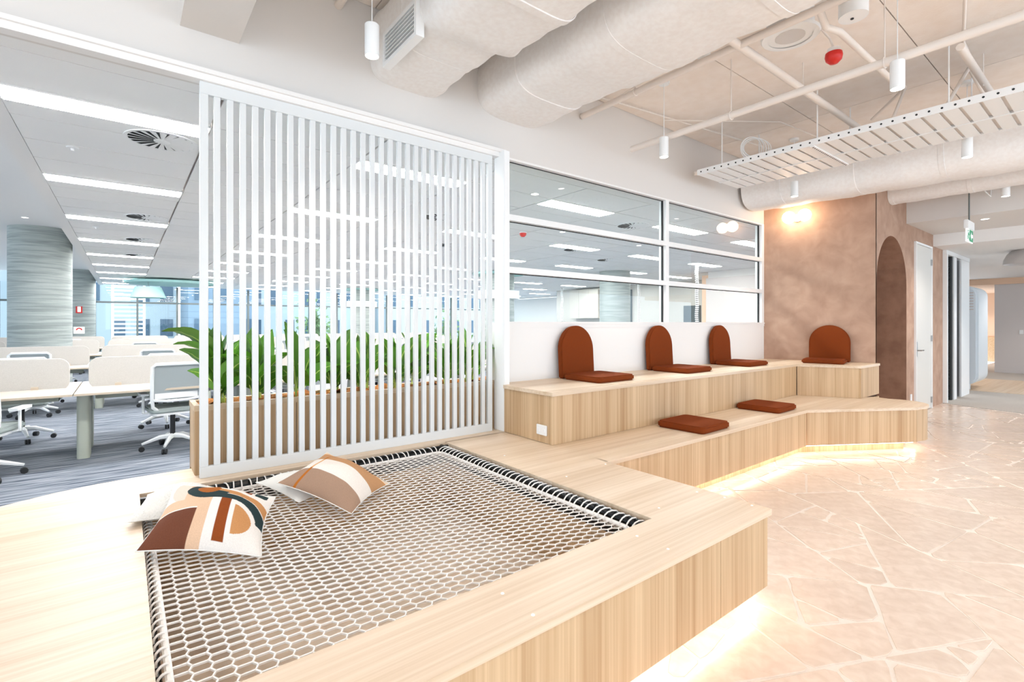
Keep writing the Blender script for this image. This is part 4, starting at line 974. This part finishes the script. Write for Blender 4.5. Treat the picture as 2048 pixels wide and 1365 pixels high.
sv = thing('smoke_detector', 'small white smoke detector on the slab, left of the alarm', 'detector', (4.05, 2.4, 0)); ob('body', MB().lathe([(0, 3.79), (.04, 3.79), (.055, 3.82), (.055, 3.85)], n=20), M['powder'], sv, smooth=True)
vg = thing('slot_vent', 'small dark slotted vent beside the large duct at the top', 'air vent', (3.55, 1.72, 3.80), 0)
ob('plate', MB().box(-.09, .09, -.30, .30, 0, .03), noisemat('vent_tan', 'B8A28A', 'C4AF98', nscale=30), vg)
for k in range(9): ob('slot', MB().box(-.06, .06, -.12+k*.028, -.108+k*.028, -.003, .001), M['vent'], vg)
# red office sounder + downlights
al2 = thing('alarm_sounder', 'small red alarm dome on the office ceiling seen through the top left pane', 'alarm', *[(ground(1046, 465, 3.0)[0], ground(1046, 465, 3.0)[1], 0)])
ob('dome', MB().lathe([(0, 2.92), (.03, 2.925), (.055, 2.95), (.06, 2.99)], n=20), M['red'], al2, smooth=True); ob('base', MB().cyl(0, 0, 2.985, 3.0, .065, 20), M['powder'], al2)
def downlight(x, y, z, lab):
    t = thing('downlight', lab, 'downlight', (x, y, z), 0, 'small round downlights')
    ob('trim_ring', MB().lathe([(.045, -.001), (.058, -.001), (.058, -.006), (.045, -.006), (.045, -.001)], n=24), M['powder'], t)
    ob('lamp_face', MB().cyl(0, 0, -.004, -.001, .045, 20), M['dl'], t)
for (u, v, z, lab) in ((1970, 438, 3.0, 'round downlight in the soffit right of the exit sign'), (50, 435, 3.4, 'round downlight above the largest concrete column'), (1070, 388, 3.0, 'small downlight seen through the top left pane'), (1125, 464, 3.0, 'small downlight seen through the middle left pane'), (631, 239, 3.0, 'small downlight between the upper left slats'), (901, 304, 3.0, 'small downlight between the upper right slats'), (1278, 491, 3.0, 'small downlight right of the pane centre')):
    x, y = ground(u, v, z); downlight(x, y, z, lab)
for x, y, z in ((10.0, 1.2, 2.98), (12.6, .9, 2.78), (15.5, 1.2, 2.78), (18.5, 1.5, 2.78), (16.5, 4.5, 2.78), (22.5, 3.2, 2.6), (24.8, 3.8, 2.6), (24.8, 5.5, 2.6)): lamp('SPOT', 'corridor_fill_spot', (x, y, z), 75, (1, .90, .82), .05, spot=math.radians(125))  # spots added to brighten corridor and peach room, mostly without fittings
# sprinkler
for (u, v, lab) in ((145, 295, 'small sprinkler rose in the office ceiling left of the largest vent'), (192, 454, 'distant sprinkler rose in the left run of tiles')):
    x, y = ground(u, v, 3.0); t = thing('sprinkler', lab, 'sprinkler', (x, y, 3.0), 0, 'ceiling sprinklers'); ob('rose', MB().lathe([(0, -.03), (.012, -.03), (.014, -.01), (.04, -.008), (.045, 0)], n=16), M['powder'], t, smooth=True)
# wall globes
gl = thing('globe_wall_light', 'double glass globe wall light glowing on the terracotta wall', 'wall light')
for k, d in enumerate((.42, .62)):
    q = Vector((7.76, 3.60))+dW*(d-.06)+nW*.13
    bm = bmesh.new(); bmesh.ops.create_uvsphere(bm, u_segments=24, v_segments=16, radius=.088); me = bpy.data.meshes.new('globe'); bm.to_mesh(me); bm.free(); me.materials.append(M['globe']); me.polygons.foreach_set('use_smooth', [True]*len(me.polygons))
    link('globe', me, gl, (q.x, q.y, 3.02+.01*k))
q = Vector((7.76, 3.60))+dW*.46+nW*.02; ob('back_plate', MB().cyl(0, 0, -.015, .015, .06, 20), M['steel'], gl, loc=(q.x, q.y, 3.02), rot=(0, PI/2, math.atan2(nW.y, nW.x)))
# exit sign
ex = thing('exit_sign', 'hanging green and white running man exit sign', 'exit sign', (9.40, 1.51, 0), PI/2)
ob('rod', MB().cyl(0, 0, 2.86, 3.80, .009, 8), M['mull'], ex)
ob('housing', MB().box(-.025, .025, -.21, .21, 2.78, 2.90), M['powder'], ex, bevel=.006)
ob('sign_blade', MB().box(-.008, .008, -.19, .19, 2.60, 2.78), M['signw'], ex)
ob('green_field', MB().box(-.012, -.008, -.18, .03, 2.615, 2.775), M['green'], ex)
arw = MB().prism([(-.02, 0), (-.075, .055), (-.075, .022), (-.155, .022), (-.155, -.022), (-.075, -.022), (-.075, -.055)], 0, .003); arw.v = [(-.012-z, x, 2.695+y) for x, y, z in arw.v]
ob('arrow', arw, M['signw'], ex)
man = MB(); man.v = []
def mk(poly):
    b = MB().prism(poly, 0, .003); return [(-.009-z, x, 2.695+y) for x, y, z in b.v], b.f
for poly in ([(.12+.014*math.cos(2*PI*k/10), .058+.014*math.sin(2*PI*k/10)) for k in range(10)], [(.09, .04), (.12, .035), (.135, -.01), (.105, -.015)], [(.105, -.015), (.12, -.01), (.09, -.045), (.06, -.065), (.055, -.055)], [(.125, -.015), (.14, -.01), (.15, -.05), (.175, -.055), (.17, -.065), (.14, -.06)], [(.09, .04), (.08, .03), (.06, .0), (.07, -.005), (.095, .02)]):
    v_, f_ = mk(poly); man.add(v_, f_)
ob('running_man', man, M['green'], ex)
tk = thing('track_bracket', 'white strut bracket with cables above the exit sign', 'bracket', (9.3, 1.5, 0)); ob('strut', MB().bar((-.25, .3, 3.42), (.25, -.25, 3.40), .04, .04), M['powder'], tk); ob('cable_bundle', MB().tube([(.1, -.1, 3.40), (.12, -.16, 3.28), (.18, -.2, 3.22), (.22, -.2, 3.36)], .008, 6), M['powder'], tk)
# dome pendant
dp_ = thing('dome_pendant', 'grey dome pendant lamp cut by the right edge of the picture', 'pendant light', (13.0, 1.27, 0))
ob('shade', MB().lathe([(.03, 2.90), (.10, 2.885), (.2, 2.83), (.29, 2.74), (.34, 2.63), (.35, 2.55), (.34, 2.55), (.28, 2.73), (.09, 2.87)], n=36), mat('dome_grey', 'BDB6B2', .4), dp_, smooth=True)
ob('cord', MB().cyl(0, 0, 2.88, 3.0, .006, 8), M['gasket'], dp_)
# pod
pd = thing('phone_pod', 'white rounded phone pod standing at the end of the corridor wall', 'booth', (15.0, 2.75, 0))
b = MB().prism(rrect(2.3, 1.1, .28, 6, 0, 1.33), -.5, .5); b.v = [(z*1.1, x*.5, y*1.9-1.34) for y, x, z in [(p[1], p[0], p[2]) for p in b.v]]
b.v = []; b.f = []; b.mi = []
b.prism(rrect(1.15, 2.15, .20, 6, 0, 1.20), -.55, .55); b.v = [(z, x, y) for x, y, z in b.v]
ob('shell', b, M['pod'], pd, bevel=.04, seg=2, ang=60, smooth=True)
for s in (-.4, .4): ob('foot', MB().cyl(-.4, s, 0, .13, .03, 10), M['steel'], pd)
for k in range(7): ob('vent_slot', MB().box(-.555, -.55, -.50, -.42, 1.75+k*.06, 1.775+k*.06), M['greyw'], pd)
